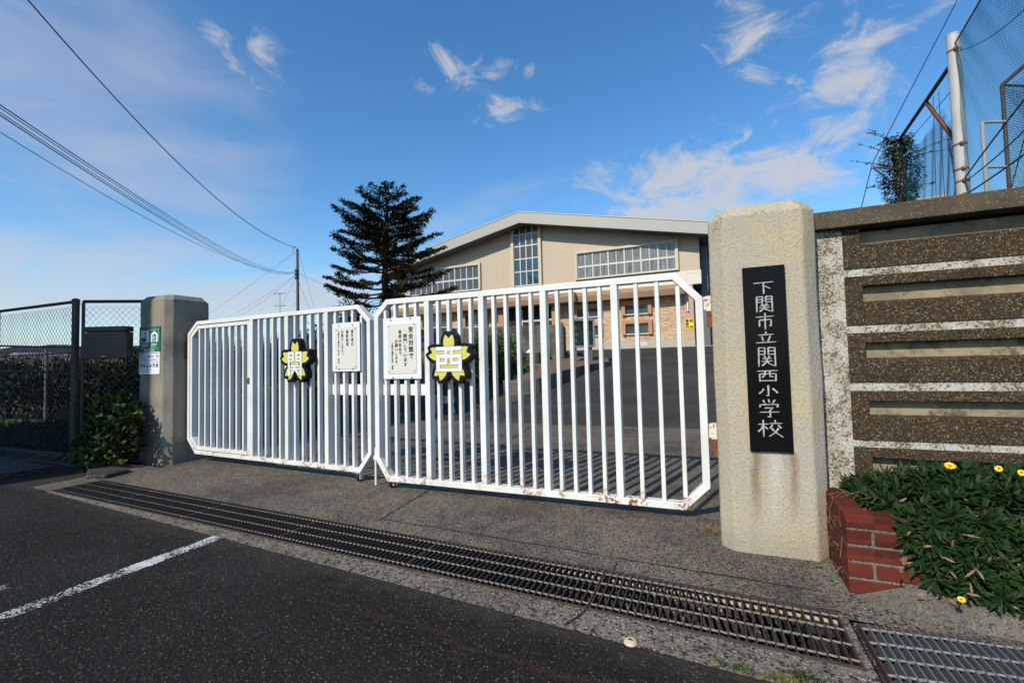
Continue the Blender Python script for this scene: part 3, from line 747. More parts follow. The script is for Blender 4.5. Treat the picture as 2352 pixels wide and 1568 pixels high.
# right leaf: x from -2.922 to -.035
GX = -2.922
gr = thing('gate_leaf', 'right hand leaf of the white steel gate, hinged on the cream pillar with name plate', 'gate', (GX, 3.498 + .04, 0), 0, 'leaves of the white school gate')
Lr = 2.887
poly = octo(Lr, .074, 1.76, (.14, .14), (.175, .19), (.135, .20), (.17, .17)); pin_ = inset(poly, .05)
f = MB(); ring(f, poly, pin_, -.04, .04); f.build('frame', M['paint'], gr, bevel=.004)
posts = [(-2.333 - GX), (-1.785 - GX), (-1.225 - GX), (-.655 - GX)]
for x in posts:
    m = MB(); m.box(x - .026, x + .026, -.0385, .0385, edge_z(pin_, x, False) - .002, edge_z(pin_, x, True) + .002); m.build('post', M['paint'], gr, bevel=.004)
add_bars(gr, [-2.80 - GX, -2.69 - GX, -2.575 - GX, -2.46 - GX], pin_)
for a, b in zip(posts, posts[1:]): add_bars(gr, [a + (b - a) * k / 5 for k in (1, 2, 3, 4)], pin_)
add_bars(gr, [-.495 - GX, -.345 - GX, -.200 - GX], pin_)
m = MB(); m.box(.05, posts[0] - .027, .012, .036, .862, .965); m.build('latch_rail', M['paint'], gr, bevel=.003)
caster(gr, .165, .076)
m = MB(); m.tube([(-.045, .02, .012), (-.045, .02, .36)], .011, 10); m.box(-.06, .01, .005, .035, .25, .29); m.build('drop_bolt', M['paint'], gr)
for z0, z1 in ((1.47, 1.577), (.576, .686)):
    m = MB(); m.tube([(Lr + .042, 0, z0), (Lr + .042, 0, z1)], .026, 16); m.box(Lr + .001, Lr + .03, -.018, .018, z0 + .01, z1 - .005); m.build('hinge_sleeve', M['paint_worn'], gr)

# left leaf, slightly rotated
Lp0, Lp1 = Vector((-6.113, 3.767)), Vector((-3.042, 3.583)); Ll = (Lp1 - Lp0).length; rotL = math.atan2(Lp1.y - Lp0.y, Lp1.x - Lp0.x)
gl = thing('gate_leaf', 'left hand leaf of the white steel gate with a small wicket door in it', 'gate', (Lp0.x + .04 * math.sin(-rotL), Lp0.y + .04, 0), rotL, 'leaves of the white school gate')
polyL = octo(Ll, .10, 1.752, (.19, .15), (.16, .16), (.17, .17), (.15, .19)); pinL = inset(polyL, .045)
f = MB(); ring(f, polyL, pinL, -.04, .04); f.build('frame', M['paint'], gl, bevel=.004)
postsL = [1.262, 1.862, 2.47]
for x in postsL:
    m = MB(); m.box(x - .027, x + .027, -.0385, .0385, edge_z(pinL, x, False) - .002, edge_z(pinL, x, True) + .002); m.build('post', M['paint'], gl, bevel=.004)
for a, b in zip(postsL, postsL[1:]): add_bars(gl, [a + (b - a) * k / 5 for k in (1, 2, 3, 4)], pinL)
add_bars(gl, [2.593, 2.713, 2.832, 2.95], pinL)
m = MB(); m.box(postsL[-1] + .028, Ll - .046, .012, .036, .852, .960); m.build('latch_rail', M['paint'], gl, bevel=.003)
# wicket door inside the first bay
dpo = [(pinL[0][0] + .004, pinL[0][1] + .008), (1.232, pinL[0][1] + .008), (1.232, pinL[5][1] - .010), (pinL[5][0] + .002, pinL[5][1] - .010), (pinL[6][0] + .006, pinL[6][1] - .004), (pinL[7][0] + .006, pinL[7][1] + .004)]
dpi = inset(dpo, .042)
d = MB(); ring(d, dpo, dpi, -.036, .036); dr = d.build('wicket_door', M['paint'], gl, bevel=.003)
add_bars(dr, [.235 + .1235 * k for k in range(8)], dpi, 'bar', .028, -.030, .018)
m = MB(); m.box(1.190, 1.232, -.052, -.038, .975, 1.04); m.tube([(1.205, -.062, 1.008), (1.205, -.05, 1.008)], .013, 12); m.build('latch', M['steel_dull'], dr)
caster(gl, Ll - .19, .102)
for z in (1.42, .45):
    m = MB(); m.tube([(-.022, 0, z), (-.022, 0, z + .10)], .024, 14); m.build('hinge_sleeve', M['rust'], gl)

# ---------------------------------------------------------------- pillars
def pillar_mesh(w_, d_, h, c, ins=.055, hb=.065):
    pts = [(c, 0), (w_ - c, 0), (w_, c), (w_, d_ - c), (w_ - c, d_), (c, d_), (0, d_ - c), (0, c)]
    cen = Vector((w_ / 2, d_ / 2)); m = MB(); n = 8
    # subdivide height a little and jitter so that edges are not ruler straight
    levels = [-.05] + [h * k / 10 for k in range(1, 10)] + [h - hb]
    rows = []
    for z in levels: rows.append([Vector((x + rnd.uniform(-.003, .003), y + rnd.uniform(-.003, .003), z)) for x, y in pts])
    top = []
    for x, y in pts:
        v = Vector((x, y)) - cen; k = 1 - ins / max(abs(v.x), abs(v.y)); top.append(Vector((cen.x + v.x * k, cen.y + v.y * k, h + rnd.uniform(-.003, .003))))
    rows.append(top); vs = [v for r_ in rows for v in r_]
    fs = [(i * n + k, i * n + (k + 1) % n, (i + 1) * n + (k + 1) % n, (i + 1) * n + k) for i in range(len(rows) - 1) for k in range(n)]
    fs += [tuple((len(rows) - 1) * n + k for k in range(n))]
    m.add(vs, fs); return m
pr = thing('gate_pillar', 'cream rough stucco gate pillar carrying a black granite name plate', 'pillar', (.018, 3.043, 0), 0, 'gate pillars')
pillar_mesh(.562, .562, 2.055, .072).build('shaft', M['pillar'], pr, bevel=.010)
for z0, z1 in ((1.355, 1.47), (.462, .576)):
    m = MB(); hx = Lr + GX + .042 - .018
    m.tube([(hx, 3.538 - 3.043, z1), (hx, 3.538 - 3.043, z1 - .04), (hx + .004, 3.538 - 3.043, z0)], .021, 14); m.box(hx, .02, 3.538 - 3.043 - .015, 3.538 - 3.043 + .015, z0 + .004, z0 + .075)
    m.build('hinge_pin', M['rust'], pr)
pl_ = thing('gate_pillar', 'grey weathered gate pillar beside the fence carrying the green evacuation sign', 'pillar', (-6.785, 3.55, 0), 0, 'gate pillars')
pillar_mesh(.632, .562, 2.10, .075).build('shaft', M['pillar_old'], pl_, bevel=.010)
m = MB(); m.box(.628, .636, .20, .40, 1.28, 1.50); m.build('hinge_plate', M['rust'], pl_, bevel=.004)

# name plate
npl = thing('name_plate', 'tall polished black granite name plate engraved with vertical writing on the cream pillar', 'name plate', (.30, 3.043, 1.13))
m = MB(); m.box(-.109, .109, -.018, .012, -.532, .537); m.build('slab', M['granite'], npl, bevel=.002)
m = MB()
for ch, a, b, wv in [('下', 165, 275, .115), ('関', 283, 416, .100), ('市', 418, 553, .105), ('立', 562, 668, .110), ('関', 682, 843, .105), ('西', 862, 963, .115), ('小', 980, 1073, .105), ('学', 1092, 1238, .110), ('校', 1248, 1388, .130)]:
    z = .537 - ((a + b) / 2 - 50) / 1450 * 1.069
    brush_char(m, ch, -.002, z, wv, (b - a) / 1450 * 1.069, -.0192, .0125)
m.build('engraving', M['engraved'], npl)

# ---------------------------------------------------------------- emblems and notices on the gate
def petal(outer, ang):
    half = [(.0, .915), (.14, 1.01), (.225, .94), (.288, .85), (.340, .73), (.358, .61), (.338, .485)] if outer else [(0, .735), (.142, .868), (.192, .77), (.222, .66), (.230, .56), (.20, .42), (.13, .22), (.06, .05)]
    pts = [(-x, z) for x, z in reversed(half[1:])] + half
    ca, sa = math.cos(ang), math.sin(ang)
    return [(x * ca + z * sa, -x * sa + z * ca) for x, z in pts]
def outer_flower():
    P = []
    for k in range(5): P += petal(True, k * 2 * math.pi / 5)
    return P
def emblem(root, Rr, boxes, disc_r):
    m = MB(); po = [(x * Rr, z * Rr) for x, z in outer_flower()]
    m.prism(po, -.068, -.002); m.build('backing', M['black'], root, bevel=.002)
    for k in range(5):
        m = MB(); m.prism([(x * Rr, z * Rr) for x, z in petal(False, k * 2 * math.pi / 5)], -.0705, -.0682); m.build('petal', M['emblem_yellow'], root)
    if disc_r:
        m = MB(); m.prism([(disc_r * Rr * math.sin(k * .4488) , disc_r * Rr * math.cos(k * .4488)) for k in range(14)], -.0703, -.0690); m.build('flower_centre', M['emblem_yellow'], root)
    o = MB(); wv = MB()
    for b in boxes:
        for dst, g, y in ((o, .012, -.0722), (wv, 0, -.0742)):
            if len(b) == 4:
                x0, x1, z0, z1 = b; dst.box((x0 - g) * Rr, (x1 + g) * Rr, y, y + (.0015 if dst is o else .0018), (z0 - g) * Rr, (z1 + g) * Rr)
            else:
                x0, z0, x1, z1, wd = b
                p, q = Vector((x0 * Rr, y + .0009, z0 * Rr)), Vector((x1 * Rr, y + .0009, z1 * Rr)); t = (q - p).normalized() * g * Rr
                dst.bar(p - t, q + t, (wd + 2 * g) * Rr, .0017, (0, 1, 0))
    o.build('character_outline', M['black'], root); wv.build('character', M['emblem_white'], root)
W_ = [(-.53, .53, .29, .43), (-.18, -.05, .155, .295), (.05, .18, .155, .295), (-.055, .055, .27, .295), (-.53, .53, .02, .16), (-.53, -.37, -.46, .025), (.37, .53, -.46, .025),
      (-.375, -.05, -.22, -.09), (.05, .375, -.22, -.09), (-.17, -.05, -.095, .025), (.05, .17, -.095, .025), (-.372, .372, -.46, -.335)]
er = thing('emblem_sign', 'black and yellow blossom emblem with a square white character on the right gate leaf', 'emblem', (-2.062, 3.498, 1.188), 0, 'blossom emblems on the gate')
emblem(er, .240, W_, .40)
K_ = []
for s in (-1, 1):
    a = lambda x0, x1, z0, z1: K_.append((min(s * x0, s * x1), max(s * x0, s * x1), z0, z1))
    a(.31, .44, -.62, .43); a(.045, .17, -.01, .43); a(.17, .31, .31, .43); a(.17, .31, .145, .245); a(.17, .31, -.01, .075)
K_ += [(-.27, .27, -.225, -.145), (-.29, .29, -.345, -.272), (-.055, .055, -.28, -.22), (-.03, -.33, -.25, -.58, .10), (.03, -.33, .25, -.58, .10), (-.20, -.045, -.145, -.14, .065), (.20, -.045, .145, -.14, .065)]
lx = Vector((math.cos(rotL), math.sin(rotL), 0))
def onL(x, z, y=0): return Vector((Lp0.x, Lp0.y, 0)) + lx * x + Vector((0, y, z))
el = thing('emblem_sign', 'black and yellow blossom emblem with a tall white character on the left gate leaf', 'emblem', onL(2.095, 1.205), rotL, 'blossom emblems on the gate')
emblem(el, .244, K_, .25)

def notice(name, label, loc, rot, W, Hh, iw, ih, idx, idz, cols, screws):
    t = thing(name, label, 'notice', loc, rot, 'notice boards on the gate')
    m = MB(); m.box(-W / 2, W / 2, -.012, -.002, -Hh / 2, Hh / 2); m.build('backboard', M['board_white'], t, bevel=.002)
    m = MB(); m.box(idx - iw / 2, idx + iw / 2, -.0165, -.0125, idz - ih / 2, idz + ih / 2); m.build('panel', M['board_cream'], t, bevel=.001)
    m = MB()
    for tx, cx, zt, zb_, cw, hv in cols: column(m, tx, cx, zt, zb_, cw, -.0172, hv)
    m.build('lettering', M['ink'], t)
    for x, z in screws:
        m = MB(); m.lathe([(0, -.0205), (.004, -.0205), (.0062, -.0185), (.0065, -.0166), (0, -.0166)], (x, 0, z), 10, 'Y'); m.build('screw', M['screw'], t)
    return t
cx0, cz0 = -2.5953, 1.2975
notice('notice_board', 'larger white notice board with five columns of writing on the right gate leaf', (cx0, 3.498, cz0), 0, .418, .562, .317, .455, -2.593 - cx0, 1.293 - cz0,
       [('安全対策で', -2.490 - cx0, 1.495 - cz0, 1.193 - cz0, .058, .0016), ('閉門しています', -2.553 - cx0, 1.428 - cz0, 1.126 - cz0, .046, .0012), ('開閉は各自で', -2.609 - cx0, 1.464 - cz0, 1.228 - cz0, .036, .0008),
        ('お願いします', -2.651 - cx0, 1.383 - cz0, 1.152 - cz0, .036, .0008), ('下関市立関西小学校\u3000校長', -2.697 - cx0, 1.351 - cz0, 1.102 - cz0, .024, .0006)],
       [(-.140, .205), (.142, .212), (-.140, -.215), (.140, -.212), (-.12, .262), (.10, .268), (-.10, -.268), (.11, -.268)])
c = onL(2.767, 1.337)
notice('notice_board', 'smaller white notice board with four columns of writing on the left gate leaf', (c.x, c.y, c.z), rotL, .374, .488, .295, .418, .003, -.010,
       [('部外者の', .093, .172, .006, .034, .0009), ('無断駐車', .027, .172, .004, .034, .0010), ('お断りします。', -.041, .172, -.100, .033, .0009), ('下関市立関西小学校\u3000校長', -.093, .172, -.166, .022, .0005)],
       [(-.128, .178), (.132, .178), (-.128, -.20), (.132, -.20), (-.09, .215), (.095, .215), (-.09, -.222), (.095, -.222)])

# ---------------------------------------------------------------- evacuation signs on the left pillar
ev = thing('evacuation_sign', 'green evacuation sign with two white pictograms on the grey pillar', 'sign', (-6.494, 3.55, 1.54))
m = MB(); m.box(-.215, .215, -.008, -.001, -.155, .160); m.build('plate', M['sign_green'], ev, bevel=.001)
m = MB(); m.box(-.185, -.012, -.0095, -.0085, -.038, .115)
m.prism([(.028, -.036), (.165, -.036), (.165, .065), (.098, .105), (.028, .065)], -.0095, -.0085)
m.box(.010, .185, -.0095, -.0085, .118, .122); m.box(.181, .185, -.0095, -.0085, -.03, .118); m.box(-.2, .19, -.0095, -.0085, -.118, -.1155)
m.box(-.185, -.08, -.0095, -.0085, -.098, -.094); m.box(-.185, -.13, -.0095, -.0085, -.108, -.105); m.box(.03, .145, -.0095, -.0085, -.094, -.090); m.box(.03, .07, -.0095, -.0085, -.105, -.102); m.build('white_field', M['sign_white'], ev)
m = MB()
def disc(m, cx, cz, rx, rz, y, n=20): m.add([(cx + rx * math.cos(2 * math.pi * k / n), y, cz + rz * math.sin(2 * math.pi * k / n)) for k in range(n)], [tuple(range(n - 1, -1, -1))])
def runner(m, cx, cz, k, y):
    disc(m, cx, cz + .052 * k, .010 * k, .010 * k, y, 12)
    for a, b, wd in (((.0, .040), (.012, 0), .020), ((.012, .002), (-.004, -.045), .012), ((.012, .002), (.034, -.030), .012), ((.034, -.030), (.052, -.030), .009), ((.0, .036), (-.03, .022), .008), ((.004, .038), (.032, .030), .008), ((.032, .03), (.04, .012), .007)):
        m.bar((cx + a[0] * k, y, cz + a[1] * k), (cx + b[0] * k, y, cz + b[1] * k), wd * k, .0006)
disc(m, -.115, -.002, .058, .030, -.0100); runner(m, -.092, .055, .85, -.0102); m.box(.062, .132, -.0104, -.0097, -.036, .062); m.build('pictogram', M['sign_green'], ev)
m = MB(); runner(m, .085, .0, .80, -.0108)
row(m, '避難場所', -.185, -.02, -.070, .036, -.0102, .0004); row(m, '避難所', .030, .155, -.066, .034, -.0102, .0004); row(m, '関西小学校', -.112, .108, -.137, .028, -.0102, .0004); m.build('lettering', M['sign_white'], ev)
hz = thing('elevation_sign', 'white information sign with a blue height figure below the green sign', 'sign', (-6.500, 3.55, 1.242))
m = MB(); m.box(-.213, .213, -.008, -.001, -.140, .140); m.build('plate', M['sign_white'], hz, bevel=.001)
m = MB(); row(m, '海抜', -.035, .05, .086, .040, -.0085, .0008); row(m, '27.4m', .052, .195, .086, .034, -.0085, .0008); row(m, 'この地盤は', -.19, -.045, .079, .018, -.0085); m.build('height_lettering', M['ink_blue'], hz)
m = MB(); row(m, '津波からの避難場所', -.185, .19, .124, .013, -.0085, .0006); m.build('red_lettering', M['ink_red'], hz)
m = MB(); row(m, '災害時の避難所', -.16, .16, .040, .017, -.0085)
for z in (.058, .027, -.102): m.box(-.19, .19, -.0088, -.0082, z, z + .0012)
row(m, '洪水 土砂 高潮 津波 地震', -.19, .19, .012, .015, -.0085)
for k in range(6):
    x = -.165 + k * .065; m.box(x - .021, x + .021, -.0088, -.0082, -.052, -.008) if k else disc(m, x, -.030, .019, .020, -.0086)
row(m, '○○○○', -.195, .06, -.078, .020, -.0085); row(m, '下関市', -.03, .03, -.120, .013, -.0085); m.build('lettering', M['ink'], hz)
m = MB()
for k in (1, 2): x = -.165 + k * .065; m.prism([(x - .015, -.012), (x + .015, -.012), (x + .018, -.03), (x - .002, -.034)], -.0094, -.009)
x = -.165 + 3 * .065; m.box(x - .018, x + .018, -.0094, -.009, -.026, -.014); x = -.165 + 4 * .065; m.prism([(x - .012, -.046), (x + .012, -.046), (x, -.016)], -.0094, -.009); x = -.165 + 5 * .065; m.prism([(x - .018, -.04), (x + .002, -.012), (x - .018, -.012)], -.0094, -.009)
m.build('hazard_symbols', M['sign_white'], hz)

# ---------------------------------------------------------------- right hand wall
rw = thing('boundary_wall', 'pebble faced precast boundary wall with slotted rows and flaking white joints', 'wall', (.58, 3.25, 0))
WL = 4.2
m = MB(); m.box(.0, WL, -.055, .30, 1.882, 1.985); m.build('capping', M['capstone'], rw, bevel=.006)
m = MB(); m.box(.0, .160, .004, .26, -.05, 1.880)
zr = [(1.640, 1.882), (1.310, 1.596), (.979, 1.266), (.650, .932), (.321, .610), (-.01, .280)]
for (a, b), (c2, d2) in zip(zr, zr[1:]): m.box(.160, WL, .007, .20, d2 - .006, a + .006)
for x in (1.60, 2.90): m.box(x - .03, x + .03, .007, .2, -.05, 1.88)
# break the render up so that its edges are ragged
o = m.build('white_render', M['flaky'], rw)
m = MB()
for (a, b) in zr:
    for x0, x1 in ((.161, 1.575), (1.625, 2.875), (2.925, WL)):
        top = b if b < 1.8 else 1.95
        st = top - .058; sb = a + .130                     # slot top / bottom
        if b > 1.8: top = b; st = b - .002 + .05; sb = 1.780
        bl_ = .086
        D = .20
        y0 = 0
        m.box(x0, x0 + bl_, y0, D, a, b); m.box(x1 - bl_, x1, y0, D, a, b)
        if b < 1.8: m.box(x0 + bl_, x1 - bl_, y0, D, st, b)
        # lower face with a sloping sill going back to the recess
        m.add([(x0 + bl_, y0, a), (x1 - bl_, y0, a), (x1 - bl_, y0, sb), (x0 + bl_, y0, sb), (x0 + bl_, .058, sb + .012), (x1 - bl_, .058, sb + .012), (x0 + bl_, D, a), (x1 - bl_, D, a)],
              [(0, 1, 2, 3), (3, 2, 5, 4), (6, 0, 3, 4), (1, 7, 5, 2), (6, 7, 1, 0)])
m.build('slotted_panels', M['pebble'], rw, bevel=.004)
m = MB()
for (a, b) in zr:
    for x0, x1 in ((.161, 1.575), (1.625, 2.875), (2.925, WL)):
        m.box(x0 + .088, x1 - .088, .057, .19, a + .122, min(b - .02, 1.879))
m.build('recess_plaster', M['plaster'], rw)

# ---------------------------------------------------------------- brick planter with flowers
pb = thing('brick_planter', 'low red brick planter with grey mortar at the foot of the wall', 'planter', (.563, 2.691, 0))
bm = MB(); PW = 2.2; PD = .50
for r_ in range(5):
    z1 = .382 - r_ * .0765; z0 = z1 - .0625
    if r_ == 4: z0 = max(z0, .002)
    x = 0; first = True
    while x < PW:
        Lb = .100 if (first and r_ % 2) else .210
        j = lambda: rnd.uniform(-.0015, .0015)
        if not (r_ == 4 and x > .12): bm.box(x + j(), min(PW, x + Lb) + j(), j(), .10, z0 + j(), z1 + j())
        x += Lb + .0125; first = False
    y = .112 if r_ % 2 == 0 else .0
    y = .1125 if r_ % 2 == 0 else .1125
    first = True
    while y < PD:
        Lb = .210 if r_ % 2 == 0 else (.10 if first else .21)
        bm.box(j(), .10, y + j(), min(PD, y + Lb) + j(), z0 + j(), z1 + j()); y += Lb + .0125; first = False
bm.build('bricks', M['brick'], pb, bevel=.004)
m = MB(); m.box(.006, PW, .006, .094, 0, .376); m.box(.006, .094, .095, PD, 0, .376); m.build('mortar', M['footing'], pb)
m = MB(); m.box(.094, PW, .094, PD, .20, .33); m.build('soil', M['soil'], pb)
m = MB(); ps = [(-.02, -.02), (.06, -.10), (.18, -.17), (.38, -.21), (.7, -.235), (1.2, -.25), (2.2, -.25)]
tp = [(.04, -.004), (.10, -.006), (.2, -.008), (.4, -.008), (.7, -.008), (1.2, -.008), (2.2, -.008)]
zt = [.012, .035, .072, .086, .090, .090, .090]
n_ = len(ps); vs = [(x, y, .002) for x, y in ps] + [(a * .35 + c3 * .65, b * .45 + d3 * .55, z * .72) for (a, b), (c3, d3), z in zip(ps, tp, zt)] + [(x, y, z) for (x, y), z in zip(tp, zt)]
m.add(vs, [(k * n_ + i, k * n_ + i + 1, (k + 1) * n_ + i + 1, (k + 1) * n_ + i) for k in range(2) for i in range(n_ - 1)]); m.build('mortar_footing', M['footing'], pb, smooth=True)

gz = thing('flowering_plant', 'dark green trailing plant with yellow daisy flowers spilling over the brick planter', 'plant', (1.1, 2.75, .38))
fo = MB()
def rosette(mb, c, nrm, n, L, W, spread=.9):
    c = Vector(c); nrm = Vector(nrm).normalized(); a = nrm.orthogonal().normalized(); b = nrm.cross(a)
    for k in range(n):
        an = rnd.uniform(0, 6.283); el = rnd.uniform(.15, 1.15)
        d_ = (a * math.cos(an) + b * math.sin(an)) * math.cos(el) * spread + nrm * math.sin(el)
        mb.leaf(c + nrm * rnd.uniform(0, .012), d_, nrm + Vector((rnd.uniform(-.3, .3), rnd.uniform(-.3, .3), .3)), L * rnd.uniform(.65, 1.2), W * rnd.uniform(.75, 1.2), rnd.uniform(-.05, .4))
def left_lim(v): return v
cnt = 0
while cnt < 1250:
    u = rnd.random(); s_x = rnd.uniform(.66, 2.75)
    if u < .50:       # top cushion
        q = rnd.uniform(2.70, 3.20); edge = .64 + (3.2 - q) * .30
        if s_x < edge: continue
        hgt = min(1, (s_x - edge) / .35); z = .385 + .15 * hgt * (1 - .5 * abs(q - 2.97) / .3) + rnd.uniform(-.03, .02); nrm = (rnd.uniform(-.3, .3), -.55, 1)
    else:             # curtain spilling over the front
        z = rnd.uniform(.0, .42); lim = .785 + max(0, .30 - z) * .5 + .1 * max(0, .10 - z)
        if s_x < lim + rnd.uniform(-.03, .03): continue
        out_ = .03 + min(.28, (s_x - lim) * .35) * (1 - z / .6); q = 2.69 - rnd.uniform(.2, 1) * out_; nrm = (rnd.uniform(-.5, .1), -1, rnd.uniform(.0, .7))
    rosette(fo, (s_x, q, z), nrm, 13, .075, .0125); cnt += 1
fo.build('foliage', M['gazania'], gz, world=True)
dl = MB()
for k in range(150):
    x = rnd.uniform(.72, 2.2); z = rnd.uniform(.05, .50); an = rnd.uniform(0, 6.28)
    q = 2.66 - rnd.uniform(0, .12) if z < .38 else rnd.uniform(2.68, 3.1)
    dl.leaf((x, q, z), (math.cos(an), -.4, rnd.uniform(-.9, .5)), (0, -1, .5), rnd.uniform(.03, .06), .009, .3)
dl.build('withered_leaves', M['twig'], gz, world=True)
def flower(c, nrm, r_):
    c = Vector(c); nrm = Vector(nrm).normalized(); a = nrm.orthogonal().normalized(); b = nrm.cross(a)
    st = MB(); st.tube([c - nrm * .05 + Vector((0, .02, -.015)), c - nrm * .02, c], .0022, 5)
    f_ = MB()
    for k in range(14):
        an = k * 2 * math.pi / 14 + rnd.uniform(-.08, .08); d_ = (a * math.cos(an) + b * math.sin(an)) * .92 + nrm * .38
        f_.leaf(c, d_, nrm, r_ * rnd.uniform(.9, 1.05), r_ * .40, .06)
    ft = f_.build('flower', M['petal'], gz, world=True)
    e_ = MB(); e_.lathe([(0, -.004), (r_ * .30, -.002), (r_ * .30, .003), (r_ * .18, .007), (0, .008)], c, 12); e_.build('flower_eye', M['flower_eye'], ft, world=True)
    st.build('flower_stalk', M['gazania'], ft, world=True)
def Yp(x, y, q):
    o_ = Vector((0, 0, H)); d_ = survey(x, y, 1.0) - o_; return o_ + d_ * (q / d_.y)
def z7(x, y): return ((2040 + x / 2.497) / 1.10204, (1100 + y / 2.497) / 1.10204)
flower(Yp(*z7(910, 200), 2.88), (-.1, -.6, .8), .025); flower(Yp(*z7(1220, 215), 2.86), (-.5, -.9, .5), .016); flower(Yp(*z7(1362, 240), 2.84), (-.2, -1, .4), .016); flower(Yp(*z7(982, 1042), 2.47), (-.2, -.7, .9), .015)

# ---------------------------------------------------------------- small things on the ground
m = MB(); c = Vector((-.341, 1.935, zc - .002)); m.lathe([(.028, 0), (.028, .004), (.024, .011), (.017, .0155), (.011, .0165), (.010, .0165), (.009, .012), (0, .012)], c, 28)
t = m.build('survey_stud', M['ivory'], None, smooth=False); tag(t, 'small round ivory stud with a dark hollow centre set beside the kerb strip', 'road stud')
m = MB(); m.lathe([(0, .0122), (.0088, .0122), (.0088, .0128), (0, .0128)], c, 16); h_ = m.build('hollow', M['screw'], t)
def tuft(mb, c, n, L, W, lean=.8):
    c = Vector(c)
    for k in range(n):
        an = rnd.uniform(0, 6.283); d_ = Vector((math.cos(an) * lean * rnd.random(), math.sin(an) * lean * rnd.random(), 1))
        mb.leaf(c + Vector((rnd.uniform(-.01, .01), rnd.uniform(-.01, .01), 0)), d_, Vector((math.sin(an), math.cos(an), .2)), L * rnd.uniform(.5, 1.1), W, rnd.uniform(0, .5))
m = MB()
for k in range(60):
    x = rnd.choice([rnd.uniform(-.05, .62), rnd.uniform(.0, .35), rnd.uniform(-2.5, .5)]); m and tuft(m, (x, kerb_q(x) + rnd.uniform(-.02, .012), 0), 9, .035, .0035, 1.4)
tag(m.build('kerb_weeds', M['grass']), 'dry tufts of grass along the edge of the concrete strip', 'weeds', None, 'stuff')
m = MB()
for k in range(26):
    x = .261 + rnd.gauss(0, .022); y = 1.935 + rnd.gauss(0, .016); an = rnd.uniform(0, 6.28)
    m.leaf((x, y, .010), (math.cos(an), math.sin(an), rnd.uniform(.3, 1)), (0, 0, 1), rnd.uniform(.012, .026), .014, .3)
tag(m.build('weed_plant', M['hydrangea']), 'small round leaved green weed at the bottom edge of the asphalt', 'weed')
m = MB()
for x, y, n in ((.27, 2.43, 7), (.29, 2.41, 6)):
    for k in range(n):
        an = rnd.uniform(0, 6.28); m.leaf((x + rnd.uniform(-.02, .02), y + rnd.uniform(-.02, .02), -.10), (math.cos(an) * .4, math.sin(an) * .4, 1), (math.sin(an), math.cos(an), .1), rnd.uniform(.07, .13), .024, .1)
tag(m.build('weed_plant', M['hydrangea']), 'green leafy weed growing up through the rusty drain grate', 'weed')
# brown moss in the asphalt crack
m = MB()
cr = [(-1.854, 1.755), (-1.652, 1.727), (-1.478, 1.723), (-1.363, 1.727), (-1.213, 1.733), (-1.072, 1.716), (-.97, 1.677), (-.797, 1.667), (-.659, 1.668), (-.559, 1.652), (-.429, 1.669), (-.25, 1.66)]
for (ax, ay), (bx, by) in zip(cr, cr[1:]):
    for k in range(260):
        u = rnd.random(); g = rnd.gauss(0, .010) * (.3 + .9 * abs(math.sin(ax * 7)))
        x = ax + (bx - ax) * u; y = ay + (by - ay) * u + g + .01 * math.sin(x * 14)
        m.leaf((x, y, .001), (rnd.uniform(-1, 1), rnd.uniform(-1, 1), rnd.uniform(.1, .7)), (0, 0, 1), rnd.uniform(.004, .010), .005, .2, 1)
tag(m.build('moss', M['moss']), 'reddish brown moss growing along a crack in the asphalt', 'moss', None, 'stuff')
m = MB()
crk = [(-2.603, 1.849), (-2.352, 1.792), (-2.199, 1.77), (-2.054, 1.768), (-1.854, 1.755)] + cr
for p_, q_ in zip(crk, crk[1:]): crackline(m, p_, q_, .006, .003, 10, .005)
crackline(m, (-1.031, 1.853), (-1.042, 1.71), .006, .003, 10, .006); crackline(m, (-.73, 1.857), (-.70, 1.67), .006, .003, 10, .006); crackline(m, (-.70, 1.67), (-.62, 1.45), .005, .003, 12, .008); crackline(m, (-2.054, 1.768), (-2.2, 1.5), .004, .003, 12, .008)
struct(m.build('asphalt_cracks', M['dark']))
m = MB()
for k in range(34):
    a = Vector((rnd.gauss(.55, .03), rnd.gauss(3.02, .12), rnd.uniform(.0, .02)))
    if k < 16: a = Vector((.555 + rnd.uniform(-.01, .02), 2.95 + rnd.uniform(-.2, .1), rnd.uniform(.02, .36)))
    b = a + Vector((rnd.uniform(-.06, .05), rnd.uniform(-.07, .05), rnd.uniform(-.01, .06) if k >= 16 else rnd.uniform(-.12, .12))); mid_ = (a + b) / 2 + Vector((rnd.uniform(-.02, .02), rnd.uniform(-.02, .02), rnd.uniform(0, .02)))
    m.tube([a, mid_, b], [.0016, .0013, .0008], 5)
for k in range(10):
    a = Vector((.62 + rnd.uniform(0, .2), 2.95 + rnd.uniform(-.1, .1), .39)); m.tube([a, a + Vector((rnd.uniform(-.08, .05), -.03, .04)), a + Vector((rnd.uniform(-.15, .1), -.05, .01))], .0010, 5)
tag(m.build('dry_stems', M['twig']), 'tangle of dead brown stems between the cream pillar and brick planter', 'dead stems', None, 'stuff')
m = MB()
for k in range(16): tuft(m, (-.04 + rnd.uniform(-.08, .05), 3.30 + rnd.uniform(-.06, .06), zc), 3, .10, .003, 1.6)
tag(m.build('dry_weeds', M['twig']), 'wisps of dead grass under the hinge end of the right gate leaf', 'weeds', None, 'stuff')

